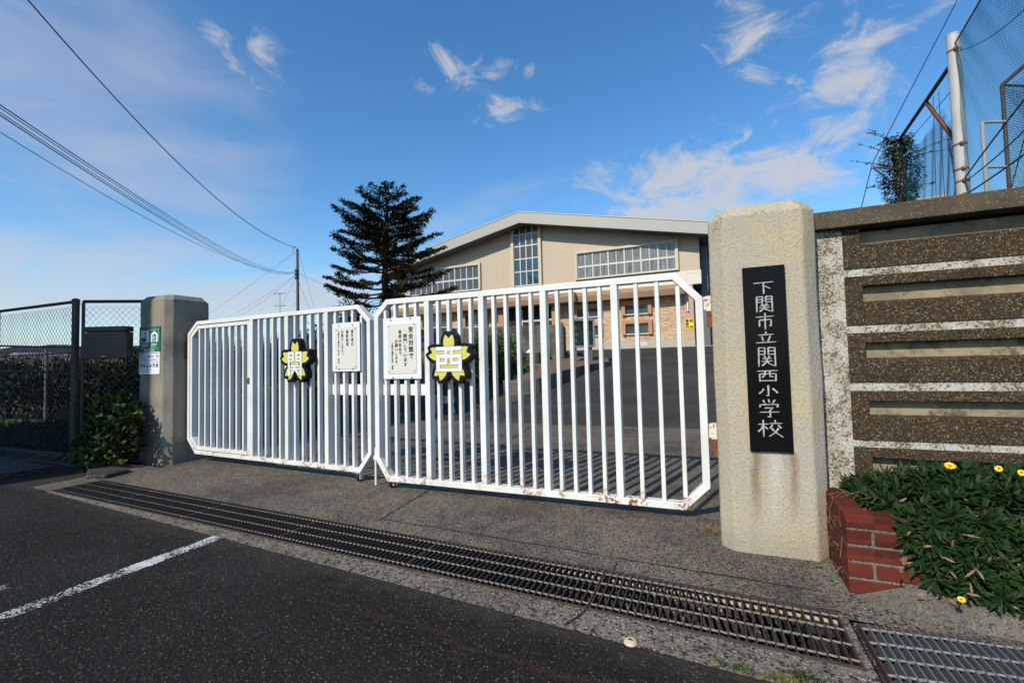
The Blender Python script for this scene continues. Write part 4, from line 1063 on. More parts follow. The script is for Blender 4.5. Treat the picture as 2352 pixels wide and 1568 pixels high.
# ---------------------------------------------------------------- chain link fence at the left
fx, fq = -7.42, 3.20
fe = thing('chain_link_fence', 'dark chain link fence with rusty brown rails beside the grey pillar', 'fence', (fx, fq, 0))
P0, P1_, P2_ = Vector((-9.42, 3.17, 0)), Vector((fx, fq, 0)), Vector((-6.735, 3.62, 0)); P3 = Vector((-11.5, 3.14, 0))
ztop = 2.05
for p in (P0, P1_, P3, P1_ + Vector((.075, .045, 0))):
    m = MB(); rr = .038 if p == P1_ else .030
    if p not in (P0, P1_, P3): rr = .018
    m.tube([p + Vector((0, 0, -.05)), p + Vector((0, 0, ztop + (.02 if rr > .02 else -.01)))], rr, 16)
    if rr > .03:
        for z in (.62, .655, 1.32, 1.35, ztop - .03): m.tube([p + Vector((0, 0, z - .008)), p + Vector((0, 0, z + .008))], rr + .005, 16)
        m.lathe([(rr + .004, ztop), (rr + .004, ztop + .025), (rr * .6, ztop + .04), (0, ztop + .044)], p, 16)
    m.build('post', M['fence_pipe'], fe, world=True, smooth=False)
for a, b in ((P3, P0), (P0, P1_), (P1_ + Vector((.075, .045, 0)), P2_)):
    m = MB(); m.tube([a + Vector((0, 0, ztop)), b + Vector((0, 0, ztop))], .021, 12); m.build('top_rail', M['fence_rail'], fe, world=True)
    m = MB(); m.tube([a + Vector((0, 0, 1.40)), b + Vector((0, 0, 1.40))], .009, 8); m.build('middle_rail', M['fence_pipe'], fe, world=True)
    m = MB(); d_ = (b - a); Lf = d_.length; d_.normalize(); nrm = Vector((-d_.y, d_.x, 0)); pit = .076; nw = int(Lf / (pit / 2)); nz = int((ztop - .08) / .042)
    for i in range(nw):
        p = []
        for jx in range(nz + 1):
            off = (pit / 2) * ((jx + i) % 2) * 1.0
            x = min(Lf, i * pit / 2 + (off if i % 2 == 0 else off) * .98)
            p.append(a + d_ * (x + .006 * math.sin(i * .7 + jx * .05)) + nrm * (.004 if (jx + i) % 2 else -.004) + Vector((0, 0, .06 + jx * .042)))
        m.tube(p, .0021, 3, False)
    m.build('wire_mesh', M['wire'], fe, world=True)
m = MB(); m.obox((P0 + P1_) / 2 + Vector((-.6, .02, .04)), ((P1_ - P0) / 2 + Vector((.7, 0, 0))), (0, .06, 0), (0, 0, .06)); m.obox((P1_ + P2_) / 2 + Vector((0, .02, .03)), (P2_ - P1_) / 2, (-.03, .05, 0), (0, 0, .05)); m.build('footing', M['channel'], fe, world=True)
# broken lump of concrete and cover slab beside the drain end
m = MB(); m.zprism([(-6.55, 2.95), (-6.2, 2.78), (-5.98, 2.86), (-6.05, 3.12), (-6.4, 3.18)], 0, .05); tag(m.build('concrete_lump', M['channel'], None, bevel=.02), 'low broken lump of concrete at the far end of the drain', 'concrete lump')
m = MB(); m.obox((-7.9, 2.72, .03), (.75, -.05, 0), (.02, .22, 0), (0, 0, .03)); tag(m.build('cover_slab', M['channel'], None, bevel=.01), 'grey concrete cover slab lying in front of the chain link fence', 'slab')
# mailbox
mbx = thing('mailbox', 'dark bronze metal letter box hung on the chain link fence', 'mailbox', (-6.87, 3.28, 1.51), math.atan2(.21, .49))
m = MB(); m.box(-.265, .265, -.05, .07, -.20, .125); m.build('body', M['mailbox'], mbx, bevel=.006)
m = MB(); m.box(-.268, .268, -.056, .072, .130, .195); m.build('lid', M['mailbox'], mbx, bevel=.008)
m = MB(); m.box(-.25, .25, -.058, -.051, .105, .121); m.build('slot_flap', M['steel_dull'], mbx, bevel=.002)
m = MB(); m.box(-.03, .03, -.058, -.051, -.185, -.165); m.build('latch', M['steel'], mbx, bevel=.002)

# ---------------------------------------------------------------- foliage helpers
def blob_leaves(mb, c, rx, ry, rz, n, L, W, shell=.55, up=.3, seg=1, lump=.25, zmin=None):
    c = Vector(c); ph = [rnd.uniform(0, 6.28) for _ in range(6)]
    for _ in range(n):
        v = Vector((rnd.gauss(0, 1), rnd.gauss(0, 1), rnd.gauss(0, 1))).normalized()
        rr = (shell + (1 - shell) * rnd.random() ** .6) * (1 + lump * (math.sin(3 * v.x + ph[0]) * math.sin(4 * v.z + ph[1]) + .6 * math.sin(7 * v.y + ph[2] + 5 * v.z)))
        p = c + Vector((v.x * rx, v.y * ry, v.z * rz)) * rr
        if zmin is not None and p.z < zmin: continue
        d_ = v + Vector((rnd.uniform(-.8, .8), rnd.uniform(-.8, .8), rnd.uniform(-.5, .8) + up))
        mb.leaf(p, d_, v + Vector((rnd.uniform(-.6, .6), rnd.uniform(-.6, .6), rnd.uniform(-.2, .9))), L * rnd.uniform(.6, 1.25), W * rnd.uniform(.7, 1.2), rnd.uniform(0, .35), seg)

# broad leaved shrub in front of the left pillar
hy = thing('shrub', 'bushy green broad leaved shrub at the foot of the grey pillar', 'shrub', (-6.72, 3.28, 0))
m = MB()
for k in range(14):
    an = rnd.uniform(0, 6.28); m.tube([(-6.72 + .03 * math.cos(an), 3.28 + .03 * math.sin(an), 0), (-6.72 + .15 * math.cos(an), 3.28 + .12 * math.sin(an), .35), (-6.72 + .3 * math.cos(an), 3.28 + .2 * math.sin(an), .62)], [.009, .007, .004], 5)
m.build('stems', M['twig'], hy, world=True)
m = MB()
for bx, by, bz, br in ((-6.72, 3.30, .45, .32), (-6.52, 3.22, .30, .26), (-6.9, 3.24, .28, .28), (-6.66, 3.26, .68, .22), (-6.5, 3.28, .55, .2), (-6.72, 3.1, .2, .26), (-6.95, 3.3, .5, .2)):
    blob_leaves(m, (bx, by, bz), br, br * .8, br, 260, .072, .040, .6, .2, 2, .2, .02)
m.build('foliage', M['hydrangea'], hy, world=True)

# ---------------------------------------------------------------- unseen house added at the left to shade the fence
hs = thing('shade_caster_house', 'plain three storey house added out of view to cast the left shade', 'house', (-12, 1.5, 0))
# (placed in gate axes; out of view, form and height chosen for the shade it casts)
sx, sy = math.sin(SUN_AZ), math.cos(SUN_AZ)
edge_pt = Vector((-6.47, 3.55, 0)) + Vector((sx, sy, 0)) * 7.6
hx1 = edge_pt.x; hy0 = edge_pt.y
m = MB(); m.box(hx1 - 7, hx1, hy0 - .001, hy0 + 3.2, 0, 11.4); m.build('wall', M['band'], hs, world=True)
m = MB(); m.prism([(hx1 - 7.4, 11.4), (hx1, 11.4), (hx1 - 3.7, 13.0)], hy0 - .0, hy0 + 3.6); m.build('roof', M['soffit'], hs, world=True)
for k in range(4):
    m = MB(); m.box(hx1 - 6.2 + (k % 2) * 3, hx1 - 4.6 + (k % 2) * 3, hy0 + 3.2, hy0 + 3.25, 1 + (k // 2) * 3.4, 2.5 + (k // 2) * 3.4); m.build('window', M['glass'], hs, world=True)

# ---------------------------------------------------------------- gymnasium
bd = thing('gymnasium', 'large beige school gymnasium with brick ground floor and wide pitched roof', 'building', (-.623, 24.758, 0), R(-1.74))
BL = -18.5
def rz_under(x): return 9.02 - .213 * abs(x + 9.05)
m = MB()
m.prism([(BL, 5.50), (.30, 5.50), (.30, rz_under(.3) + .2), (-9.05, 9.2), (BL, rz_under(BL) + .2)], .0, .3)
x = BL + .06
while x < .28:
    m.box(x, x + .034, -.014, .001, 5.50, rz_under(x) + .15); x += .098
m.build('siding_wall', M['siding'], bd)
m = MB(); m.box(BL - .03, .36, -.05, .3, 4.80, 5.495); m.build('band', M['band'], bd)
m = MB(); m.box(-.35, .30, -.058, -.049, 5.36, 5.372); m.box(-.35, -.338, -.058, -.049, 4.85, 5.36)
m.build('band_groove', M['trim'], bd)
m = MB(); m.box(BL, -.47, .02, .3, 2.08, 4.80); m.build('brick_wall', M['brickwall'], bd)
m = MB(); m.box(BL, -.44, -.03, .3, 1.0, 2.08); m.build('plinth', M['plinth'], bd)
m = MB(); m.box(-.47, -.05, -.06, .6, 2.08, 4.80); m.build('corner_fin', M['fin'], bd, bevel=.01)
m = MB(); m.box(-.472, -.048, -.062, .6, 1.5, 2.078); m.build('fin_base', M['plinth'], bd)
m = MB()
m.prism([(0, 4.27), (0, 4.77), (.75, 4.80), (.75, 4.27)], 0, 1) if False else None
def parapet(x0, x1, pr_):
    m.add([(x0, .02, 4.80), (x1, .02, 4.80), (x1, -pr_, 4.78), (x0, -pr_, 4.78), (x0, -pr_ - .03, 4.56), (x1, -pr_ - .03, 4.56), (x0, -pr_ + .06, 4.28), (x1, -pr_ + .06, 4.28), (x0, .02, 4.32), (x1, .02, 4.32)],
          [(0, 3, 2, 1), (3, 4, 5, 2), (4, 6, 7, 5), (6, 8, 9, 7), (0, 8, 6, 4, 3), (1, 2, 5, 7, 9)])
parapet(BL, -13.3, .70); parapet(-5.9, -.42, .70); parapet(-13.3, -5.9, 1.05)
m.build('canopy', M['parapet'], bd)
m = MB(); m.box(BL - .2, 2.2, -1.5, .0, 1.3, 1.675); m.build('footpath', M['plinth'], bd)
# roof
ed = .58
RX0, RX1 = -18.87, .77
def rt(x): return 9.61 - .2105 * abs(x + 9.05)
m = MB(); m.prism([(RX0, rt(RX0)), (-9.05, rt(-9.05)), (RX1, rt(RX1)), (RX1, rt(RX1) - .50), (-9.05, rt(-9.05) - .55), (RX0, rt(RX0) - .50)], -.94, 34); m.build('roof', M['soffit'], bd)
m = MB(); m.prism([(RX0 - .03, rt(RX0) - .56), (-9.05, rt(-9.05) - .60), (RX1 + .03, rt(RX1) - .56), (RX1 + .03, rt(RX1) + .02), (-9.05, rt(-9.05) + .02), (RX0 - .03, rt(RX0) + .02)], -1.0, -.945)
m.box(RX1 + .001, RX1 + .03, -.944, 34, rt(RX1) - .56, rt(RX1) + .02); m.build('fascia', M['fascia'], bd)
m = MB(); m.prism([(RX0 - .03, rt(RX0) + .021), (-9.05, rt(-9.05) + .021), (RX1 + .03, rt(RX1) + .021), (RX1 + .03, rt(RX1) + .06), (-9.05, rt(-9.05) + .06), (RX0 - .03, rt(RX0) + .06)], -1.03, -.93)
m.build('roof_edge_trim', M['trim'], bd)
# long windows
def window_grid(x0, x1, z0, z1, nb, trim_top, glass, name='window', zsplit=.55, left=True):
    tz = .12
    m = MB()
    m.box(x0 - .13, x0, -.16, .0, z0 - .05, z1 + .12); m.box(x1, x1 + .13, -.16, .0, z0 - .05, z1 + .12); m.box(x0, x1, -.16, .0, z1, z1 + .12); m.box(x0, x1, -.16, .0, z0 - .05, z0)
    wn_ = m.build(name, M['trim'], bd)
    m = MB(); m.box(x0, x1, -.030, -.026, z0, z1); m.build('pane', M[glass], wn_)
    m = MB(); zs_ = z0 + (z1 - z0) * (1 - zsplit)
    m.box(x0, x1, -.062, -.031, zs_ - .05, zs_ + .05)
    st = (x1 - x0) / nb
    for k in range(nb + 1): m.box(x0 + k * st - .035, x0 + k * st + .035, -.075, -.0305, z0, z1)
    for k in range(nb): m.box(x0 + (k + .5) * st - .02, x0 + (k + .5) * st + .02, -.055, -.0308, z0, z1)
    m.box(x0, x1, -.058, -.0312, z0, z0 + .05); m.box(x0, x1, -.058, -.0312, z1 - .05, z1); m.build('sash', M['win_frame'], wn_)
window_grid(-5.97, -.80, 5.62, 7.02, 6, 0, 'glass_curtain', zsplit=.53)
window_grid(-17.40, -12.23, 5.62, 7.12, 6, 0, 'glass', zsplit=.53)
# central tall window
x0, x1 = -9.82, -8.27
m = MB(); m.box(x0 - .18, x0, -.17, 0, 5.5, rz_under(x0) + .1); m.box(x1, x1 + .18, -.17, 0, 5.5, rz_under(x1) + .1); cw = m.build('window', M['trim'], bd)
m = MB(); m.box(x0, x1, -.030, -.026, 5.55, 9.0); m.build('pane', M['glass_blue'], cw)
m = MB(); m.box(x0, x1, -.034, -.031, 7.05, 9.0); m.build('blind', M['glass'], cw)
m = MB()
for k in range(14): m.box(x0, x1, -.05, -.035, 8.62 + k * .03, 8.632 + k * .03)
m.build('louvre', M['side_grey'], cw)
m = MB()
for k in range(5): xx = x0 + (x1 - x0) * k / 4; m.box(xx - .03, xx + .03, -.08, -.036, 5.55, 8.98)
for z in (5.57, 6.39, 7.14, 7.90, 8.59): m.box(x0, x1, -.07, -.0365, z - .035, z + .035)
m.build('sash', M['win_frame'], cw)
# ground floor windows with brown hoods
def hooded(x0, x1, z0, z1):
    m = MB(); m.box(x0 - .20, x1 + .20, -.16, .02, z1 + .02, z1 + .20); m.box(x0 - .20, x0 - .01, -.16, .02, z0 - .06, z1 + .02); m.box(x1 + .01, x1 + .20, -.16, .02, z0 - .06, z1 + .02); h_ = m.build('window', M['hood'], bd, bevel=.008)
    m = MB(); m.box(x0 - .01, x1 + .01, .012, .016, z0, z1 + .02); m.build('pane', M['glass'], h_)
    m = MB(); m.box(x0 - .01, x1 + .01, -.10, .011, z0 - .055, z0); m.box((x0 + x1) / 2 - .02, (x0 + x1) / 2 + .02, -.03, .011, z0, z1 + .02); m.box(x0 - .01, x1 + .01, -.03, .0112, z1 - .02, z1 + .02); m.build('sash', M['win_frame'], h_)
for xa, xb in ((-3.42, -2.27), (-6.05, -4.88)):
    hooded(xa, xb, 3.50, 3.99); hooded(xa, xb, 2.46, 2.97)
hooded(-13.2, -11.9, 3.35, 4.05); hooded(-16.4, -14.5, 3.45, 4.1)
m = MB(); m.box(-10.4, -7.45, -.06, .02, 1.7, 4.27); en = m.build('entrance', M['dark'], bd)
m = MB()
for xx in (-9.4, -8.95, -8.2, -7.5): m.box(xx - .03, xx + .03, -.09, -.061, 1.7, 4.2)
m.box(-9.4, -7.5, -.085, -.0615, 3.42, 3.52); m.box(-9.4, -7.5, -.085, -.0615, 3.0, 3.06); m.build('door_frame', M['win_frame'], en)
for xa, xb in ((-10.75, -10.42), (-7.42, -7.2)):
    m = MB(); m.box(xa, xb, -.5, .02, 1.5, 4.3); m.build('porch_pier', M['hood'], bd)
m = MB(); m.tube([(-12.0, -.05, 2.1), (-12.0, -.05, 4.4)], .035, 8); m.build('downpipe', M['fin'], bd)
m = MB(); m.box(-2.78, -2.36, -.045, -.031, 1.80, 2.02); vg = m.build('floor_vent', M['win_frame'], bd)
# flank: steel columns and eaves
m = MB(); m.box(.05, .28, .3, 33, 5.0, 7.0); m.box(.05, .34, .3, 33, 4.80, 5.495); m.build('flank_wall', M['side_grey'], bd)
for k in range(9):
    m = MB(); y = 1.2 + k * 3.4; m.box(.29, .62, y, y + .30, 1.6, 7.0); m.build('flank_column', M['side_grey'], bd)
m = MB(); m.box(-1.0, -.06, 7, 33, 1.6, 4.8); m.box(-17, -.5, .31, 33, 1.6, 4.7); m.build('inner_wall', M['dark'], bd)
# notice and lamp on the corner fin
Bm = WM[bd.name]
ys = thing('speed_sign', 'yellow sign with black characters on the corner of the gymnasium', 'sign', Bm @ Vector((-.285, -.066, 2.81)), R(-1.74))
m = MB(); m.box(-.195, .195, -.012, -.001, -.25, .25); m.build('plate', M['sign_yellow'], ys)
m = MB(); column(m, '最徐行', -.095, .235, -.235, .165, -.0125, .008); put_char(m, '校', .095, .155, .165, .15, -.0125, .008); put_char(m, '内', .095, -.155, .165, .15, -.0125, .008); m.build('lettering', M['ink'], ys)
lm = thing('wall_lamp', 'white tube lamp fixed upright on the corner of the gymnasium', 'lamp', Bm @ Vector((-.32, -.064, 3.69)), R(-1.74))
m = MB(); m.box(-.05, .05, -.03, -.001, -.27, .27); m.build('bracket', M['soffit'], lm)
m = MB(); m.tube([(0, -.065, -.25), (0, -.065, .25)], .038, 12); m.build('tube', M['white_plastic'], lm)

# ---------------------------------------------------------------- block wall, soil bed, display case
a = survey(955, 760, 18.5); b = survey(1279, 744, 17.6)
bw_d = Vector((b.x - a.x, b.y - a.y, 0)).normalized(); bang = math.atan2(bw_d.y, bw_d.x); Lw = (Vector((b.x, b.y)) - Vector((a.x, a.y))).length
bwl = thing('block_wall', 'stained grey concrete block retaining wall in front of the gymnasium', 'wall', (b.x, b.y, 0), bang)
m = MB(); m.box(-Lw - 2.5, 0, 0, .20, -.2, 2.52); m.build('face', M['block'], bwl, bevel=.01)
m = MB(); m.box(-.02, .24, -.03, .24, -.2, 2.60); m.box(.0, .20, .241, 3.0, -.2, 2.58); m.build('end_pier', M['block'], bwl, bevel=.01)
m = MB(); m.box(-Lw - 2.5, -.05, .201, 5.0, 1.2, 1.9); m.build('terrace_fill', M['lawn'], bwl)
kp = [(-4.45, 10.6), (-3.98, 10.95), (-3.86, 11.6), (-3.78, 12.8), (-3.70, 13.9), (-3.42, 15.0), (-3.20, 15.9), (-3.45, 16.9), (-3.9, 17.8)]
kp = [(-4.85, 10.68)] + kp
kb = MB(); wkb = .12; vs = []
for i, (x, y) in enumerate(kp):
    t0 = Vector(kp[max(i - 1, 0)]); t1 = Vector(kp[min(i + 1, len(kp) - 1)]); t = (t1 - t0).normalized(); nn = Vector((-t.y, t.x)); zt_ = rampz(y) + (.38 if y < 12 else .38 - .20 * min(1, (y - 12) / 4))
    p = Vector((x, y)); o_ = p; i2 = p + nn * wkb
    vs += [(o_.x, o_.y, rampz(y) - .1), (o_.x, o_.y, zt_), (i2.x, i2.y, zt_), (i2.x, i2.y, rampz(y) - .1)]
kb.add(vs, [(4 * i + k, 4 * i + 4 + k, 4 * i + 5 + k, 4 * i + 1 + k) for i in range(len(kp) - 1) for k in range(3)] + [(0, 1, 2, 3), tuple(4 * (len(kp) - 1) + k for k in (3, 2, 1, 0))])
struct(kb.build('kerb', M['block']))
kp = kp[1:]
m = MB(); vs = [(x - .1, y, rampz(y) + (.34 if y < 12 else .34 - .20 * min(1, (y - 12) / 4))) for x, y in kp] + [(-4.75 - 1.9 * min(1, max(0, (y - 10.8) / 4.6)), y + .25, rampz(y + .25) + .25) for x, y in kp]
n_ = len(kp); m.add(vs, [(i, i + 1, n_ + i + 1, n_ + i) for i in range(n_ - 1)]); struct(m.build('soil_bed', M['soil'], smooth=True))
# low wall of the flower bed
la, lb = survey(1238, 812, 16.2), survey(1297, 795, 20.5); lang = math.atan2(lb.y - la.y, lb.x - la.x)
lw = thing('low_wall', 'low concrete bed wall darkened in colour for shade, below the block wall', 'wall', (la.x, la.y, 0), lang)
m = MB(); m.box(0, 4.6, 0, .15, .3, 1.42); m.add([(0, 0, 1.42), (4.6, 0, 1.421), (4.6, .15, 1.75), (4.6, 0, 1.75), (0, .15, 1.42), (4.6, .15, 1.42)], [(0, 1, 3), (4, 2, 5), (0, 3, 2, 4)])
m.box(-.001, .14, .151, 1.0, .3, 1.42); m.build('body', M['channel'], lw, bevel=.008)  # dark concrete colour carries the shade on this wall
m = MB(); m.box(-.02, .17, .02, 1.02, 1.421, 1.45); m.build('coping', M['footing'], lw, bevel=.006)
pk = survey(1214, 806, 16.6); m = MB(); m.add([(pk.x + dx * .5, pk.y + dy * .5, 1.45 + dz * .55) for dx, dy, dz in ((-.2, 0, 0), (.2, 0, 0), (.16, .1, .14), (0, .05, .24), (-.15, .1, .12), (0, .2, .05))], [(0, 1, 2, 3), (0, 3, 4), (2, 5, 3), (3, 5, 4)])
tag(m.build('paper_bag', M['white_plastic']), 'crumpled white bag resting on the low bed wall', 'bag')
dc = thing('display_case', 'grey metal notice case on two legs beside the driveway', 'display case', (-4.17, 16.25, 1.0), R(28))
m = MB(); m.box(-.36, -.27, -.06, .06, -.2, .62); m.build('leg', M['steel_dull'], dc); m = MB(); m.box(.20, .29, -.06, .06, -.2, .62); m.build('leg', M['steel_dull'], dc)
m = MB(); m.box(-.45, .38, -.02, .22, .60, 1.62); m.box(-.45, .38, -.16, -.021, 1.54, 1.62); m.box(-.45, -.39, -.16, -.021, .60, 1.539); m.box(.32, .38, -.16, -.021, .60, 1.539); m.box(-.389, .319, -.16, -.021, .60, .66); m.build('case', M['steel'], dc, bevel=.01)
m = MB(); m.box(-.389, .319, -.030, -.0205, .661, 1.539); m.build('board', plain('green_felt', (.03, .085, .06), .8, 0, .3, 9), dc)
m = MB()
for x, z in ((-.28, 1.3), (-.25, 1.05), (-.3, .85), (.1, 1.2), (.15, .9)): m.box(x - .05, x + .05, -.034, -.0305, z - .07, z + .07)
m.build('posters', M['hood'], dc)
m = MB(); m.box(-.389, .319, -.13, -.127, .661, 1.539); gm = NT('clear_glass', .02, .5); gm.b.inputs['Transmission Weight'].default_value = 1; gm.b.inputs['IOR'].default_value = 1.05; gm.b.inputs['Base Color'].default_value = (.9, .95, .93, 1)
m.build('pane', gm.m, dc)

# ---------------------------------------------------------------- vegetation in the grounds
def bush(label, c, rx, ry, rz, n, L, W, mat, group=None, lumps=5, name='bush', zmin=None):
    t = thing(name, label, 'bush', (c[0], c[1], c[2] - rz), 0, group)
    m = MB(); base = Vector((c[0], c[1], c[2] - rz))
    for k in range(7):
        an = rnd.uniform(0, 6.28); m.tube([base, base + Vector((rx * .3 * math.cos(an), ry * .3 * math.sin(an), rz * .7)), base + Vector((rx * .7 * math.cos(an), ry * .7 * math.sin(an), rz * 1.5))], [.03, .02, .008], 5)
    m.build('stems', M['bark'], t, world=True)
    m = MB()
    blob_leaves(m, c, rx * .85, ry * .85, rz * .9, n // 3, L, W, .5, .2, 1, .3, zmin)
    for k in range(lumps):
        v = Vector((rnd.uniform(-1, 1), rnd.uniform(-1, 1), rnd.uniform(-.4, 1))).normalized()
        blob_leaves(m, (c[0] + v.x * rx * .55, c[1] + v.y * ry * .55, c[2] + v.z * rz * .55), rx * .5, ry * .5, rz * .5, n * 2 // 3 // lumps, L, W, .5, .2, 1, .3, zmin)
    m.build('foliage', mat, t, world=True); return t
p = survey(1140, 838, 14.2); bush('rounded green hedge bush with yellowish leaves behind the right gate leaf', (p.x, p.y, 1.08), .98, .8, .98, 7500, .09, .055, M['shrub'], None, 7)
p = survey(1040, 850, 15.5); bush('low straggly green bush left of the rounded hedge bush', (p.x, p.y, .85), .9, .6, .5, 1800, .09, .04, M['shrub'], None, 5)
p = survey(1010, 770, 19.2); bush('thin green shrub growing on top of the block wall', (p.x, p.y, 2.2), 1.3, .5, .35, 900, .12, .05, M['shrub'], None, 6)
for k, (px, py, dp, rx, rz, lab, mt) in enumerate([
    (820, 770, 13.5, .9, 1.45, 'tall reddish brown bush behind the smaller notice board', 'dry_bush'), (720, 790, 15, 1.1, 1.2, 'dark brown bush behind the blossom emblem of the left leaf', 'dry_bush'),
    (640, 830, 16, 1.5, .95, 'dark green bush left of the utility pole base', 'hedge_shaded'), (545, 850, 15, 1.5, .85, 'low dark bush behind the wicket door', 'hedge_shaded')]):
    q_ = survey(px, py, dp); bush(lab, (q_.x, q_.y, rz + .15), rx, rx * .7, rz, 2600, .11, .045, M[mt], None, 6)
# second dark tree / palm clump beside the conifer
cy = thing('palm_clump', 'dark spiky palm clump left of the conifer trunk', 'palm', survey(826, 900, 17))
ctr = survey(826, 722, 17); base = survey(826, 900, 17); base.z = .2
m = MB(); m.tube([base, base.lerp(ctr, .6), ctr], [.2, .17, .13], 9); m.build('trunk', M['bark'], cy, world=True)
m = MB()
for k in range(46):
    an = rnd.uniform(0, 6.283); el = rnd.uniform(-.5, 1.3); d_ = Vector((math.cos(an) * math.cos(el), math.sin(an) * math.cos(el), math.sin(el))); Lf = rnd.uniform(.75, 1.15)
    P = [ctr + d_ * Lf * u + Vector((0, 0, -.35 * u * u)) for u in (0, .25, .5, .75, 1)]
    for j in range(34):
        u = .1 + .9 * j / 33; i = min(3, int(u * 4)); c = P[i].lerp(P[i + 1], u * 4 - i); t = (P[i + 1] - P[i]).normalized(); s2 = t.cross(Vector((0, 0, 1))).normalized()
        for sg in (-1, 1): m.leaf(c, s2 * sg + t * .7 + Vector((0, 0, .15)), Vector((0, 0, 1)), .19 * (1.1 - u * .6), .018, .2, 1)
m.build('fronds', M['conifer'], cy, world=True)
q_ = survey(822, 775, 16.4); m = MB(); blob_leaves(m, (q_.x, q_.y, 2.3), .8, .6, .75, 2200, .12, .05, .4, .2, 1, .3); m.build('foliage', M['hedge_shaded'], cy, world=True)

# conifer
TY = 19.0
tb = survey(893, 900, TY); tb.z = .3; tt = survey(884, 424, TY)
tr = thing('conifer_tree', 'tall dark conifer with layered boughs and rusty dead patches in front of the gymnasium', 'tree', tb)
trunk = [tb.lerp(tt, u) + Vector((.05 * math.sin(u * 9), .04 * math.cos(u * 7), 0)) for u in [k / 14 for k in range(15)]]
Ht = tt.z - tb.z
m = MB(); m.tube(trunk, [.23 * (1 - u) ** .8 + .015 for u in [k / 14 for k in range(15)]], 10)
m.build('trunk', M['bark'], tr, world=True)
limb = MB(); fol = MB(); dead = MB()
camx = Vector((r1.x, r1.y, 0)).normalized()
def tufts(dst, p, d_, n=7, L=.17):
    for k in range(n):
        v = Vector((rnd.gauss(0, 1), rnd.gauss(0, 1), rnd.gauss(0, .45))).normalized()
        dst.leaf(p + v * .03, d_ * .8 + v * .75 + Vector((0, 0, .12)), v.cross(d_) + Vector((0, 0, .5)), L * rnd.uniform(.6, 1.25), .045, .1, 1)
def crown_r(t):
    return 1.30 * (t / .4) ** .6 if t < .4 else 1.30 + .95 * min(1, (t - .4) / 1.2) ** .8 + .10 * max(0, min(1, (t - 1.6) / 1.2)) + .55 * max(0, min(1, (t - 2.8) / 1.6))
nb_ = 66
for i in range(nb_):
    t_ = .05 + 4.75 * (i / nb_) ** 1.05                       # depth of the tip below the top of the tree
    an = i * 2.39996 + rnd.uniform(-.35, .35); hd = Vector((math.cos(an), math.sin(an), 0))
    rmax = crown_r(t_) * rnd.uniform(.72, 1.06) * (1.10 if rnd.random() < .16 else 1) * (.92 if t_ > 2.2 else 1); side = hd.dot(camx)
    if t_ > 3.6 and side > .3: rmax *= 1.12
    tipz = tt.z - t_
    drop = rmax * (.52 if t_ < 1 else .36 if t_ < 2.6 else .10) * rnd.uniform(.7, 1.2)
    bz = max(tb.z + 2.6, tipz - drop); u = (bz - tb.z) / Ht; base = tb.lerp(tt, min(.985, u))
    segs = 7; P = []
    for k in range(segs + 1):
        w_ = k / segs; P.append(base + hd * rmax * w_ + Vector((0, 0, (tipz - base.z) * w_ ** 1.15 - .10 * rmax * math.sin(w_ * 3.14) * (1 if t_ > 2.4 else -.3))))
    limb.tube(P, [.045 * min(1, .35 + t_ / 3) * (1 - .88 * k / segs) + .005 for k in range(segs + 1)], 5, False)
    low = min(1, max(0, (t_ - 1.0) / 2.2)); start = .12 + .36 * low
    nspray = int(7 + rmax * 9)
    for k in range(nspray):
        w_ = start * .6 + (1 - start * .6) * (k + rnd.random()) / nspray; j = min(segs - 1, int(w_ * segs)); c = P[j].lerp(P[j + 1], w_ * segs - j)
        sl = rmax * .26 * (1.15 - w_) + .10
        sgn = 1 if k % 2 else -1; sd2 = Vector((-hd.y, hd.x, 0)) * sgn
        d_ = (hd * .8 + sd2 * rnd.uniform(.4, 1.0) + Vector((0, 0, rnd.uniform(-.05, .18)))).normalized()
        if w_ > .9: d_ = (hd + sd2 * .22 + Vector((0, 0, .12))).normalized()
        e_ = c + d_ * sl + Vector((0, 0, -.02 * sl))
        limb.tube([c, e_], [.008, .003], 3, False)
        inner = w_ < start + .12 * low
        brown = rnd.random() < (.55 if inner and low > .3 else (.34 if (side > .1 and t_ > 2.2) else .10 if t_ > 1.5 else .0))
        if inner and rnd.random() < .55 * low: continue
        nt_ = max(2, int(sl / .070))
        for q in range(nt_): tufts(dead if brown else fol, c.lerp(e_, (q + 1) / nt_), d_, 7, .125)
    tufts(fol, P[-1], hd, 8, .13)
for k in range(26): tufts(fol, tt - Vector((rnd.uniform(-.1, .1), rnd.uniform(-.1, .1), rnd.uniform(-.05, .5))), Vector((0, 0, 1)), 6, .12)
limb.build('limbs', M['bark'], tr, world=True)
fol.build('foliage', M['conifer'], tr, world=True); dead.build('dead_foliage', M['conifer_dead'], tr, world=True)

# lawn blades, reeds, far hedge
m = MB()
for k in range(9000):
    x = rnd.uniform(-13, -4.0); y = rnd.uniform(6.6, 13.5)
    e_ = 6.5 + max(0, (x + 6.4)) * 1.25
    if y < e_ + rnd.uniform(0, .3): continue
    if x > -4.6 and y > 10: continue
    tuft(m, (x, y, lawnz(x, y)), 2, .085 * (1.5 if rnd.random() < .15 else 1), .010, .7)
tag(m.build('lawn_grass', M['grass']), 'patchy green and brown grass behind the gate', 'grass', None, 'stuff')
m = MB()
for k in range(5200):
    px = rnd.uniform(-250, 860); dp = rnd.uniform(19, 27); q_ = survey(px, 850, dp); h_ = rnd.uniform(1.2, 2.3) * (1.0 if px < 430 else 1.35)
    an = rnd.uniform(0, 6.28); m.leaf((q_.x, q_.y, 0), (math.cos(an) * .16, math.sin(an) * .16, 1), (math.sin(an), math.cos(an), 0), h_, .05, .12, 2)
tag(m.build('reed_bed', M['reed']), 'bed of dry brown reeds beyond the pipe fence', 'reeds', None, 'stuff')
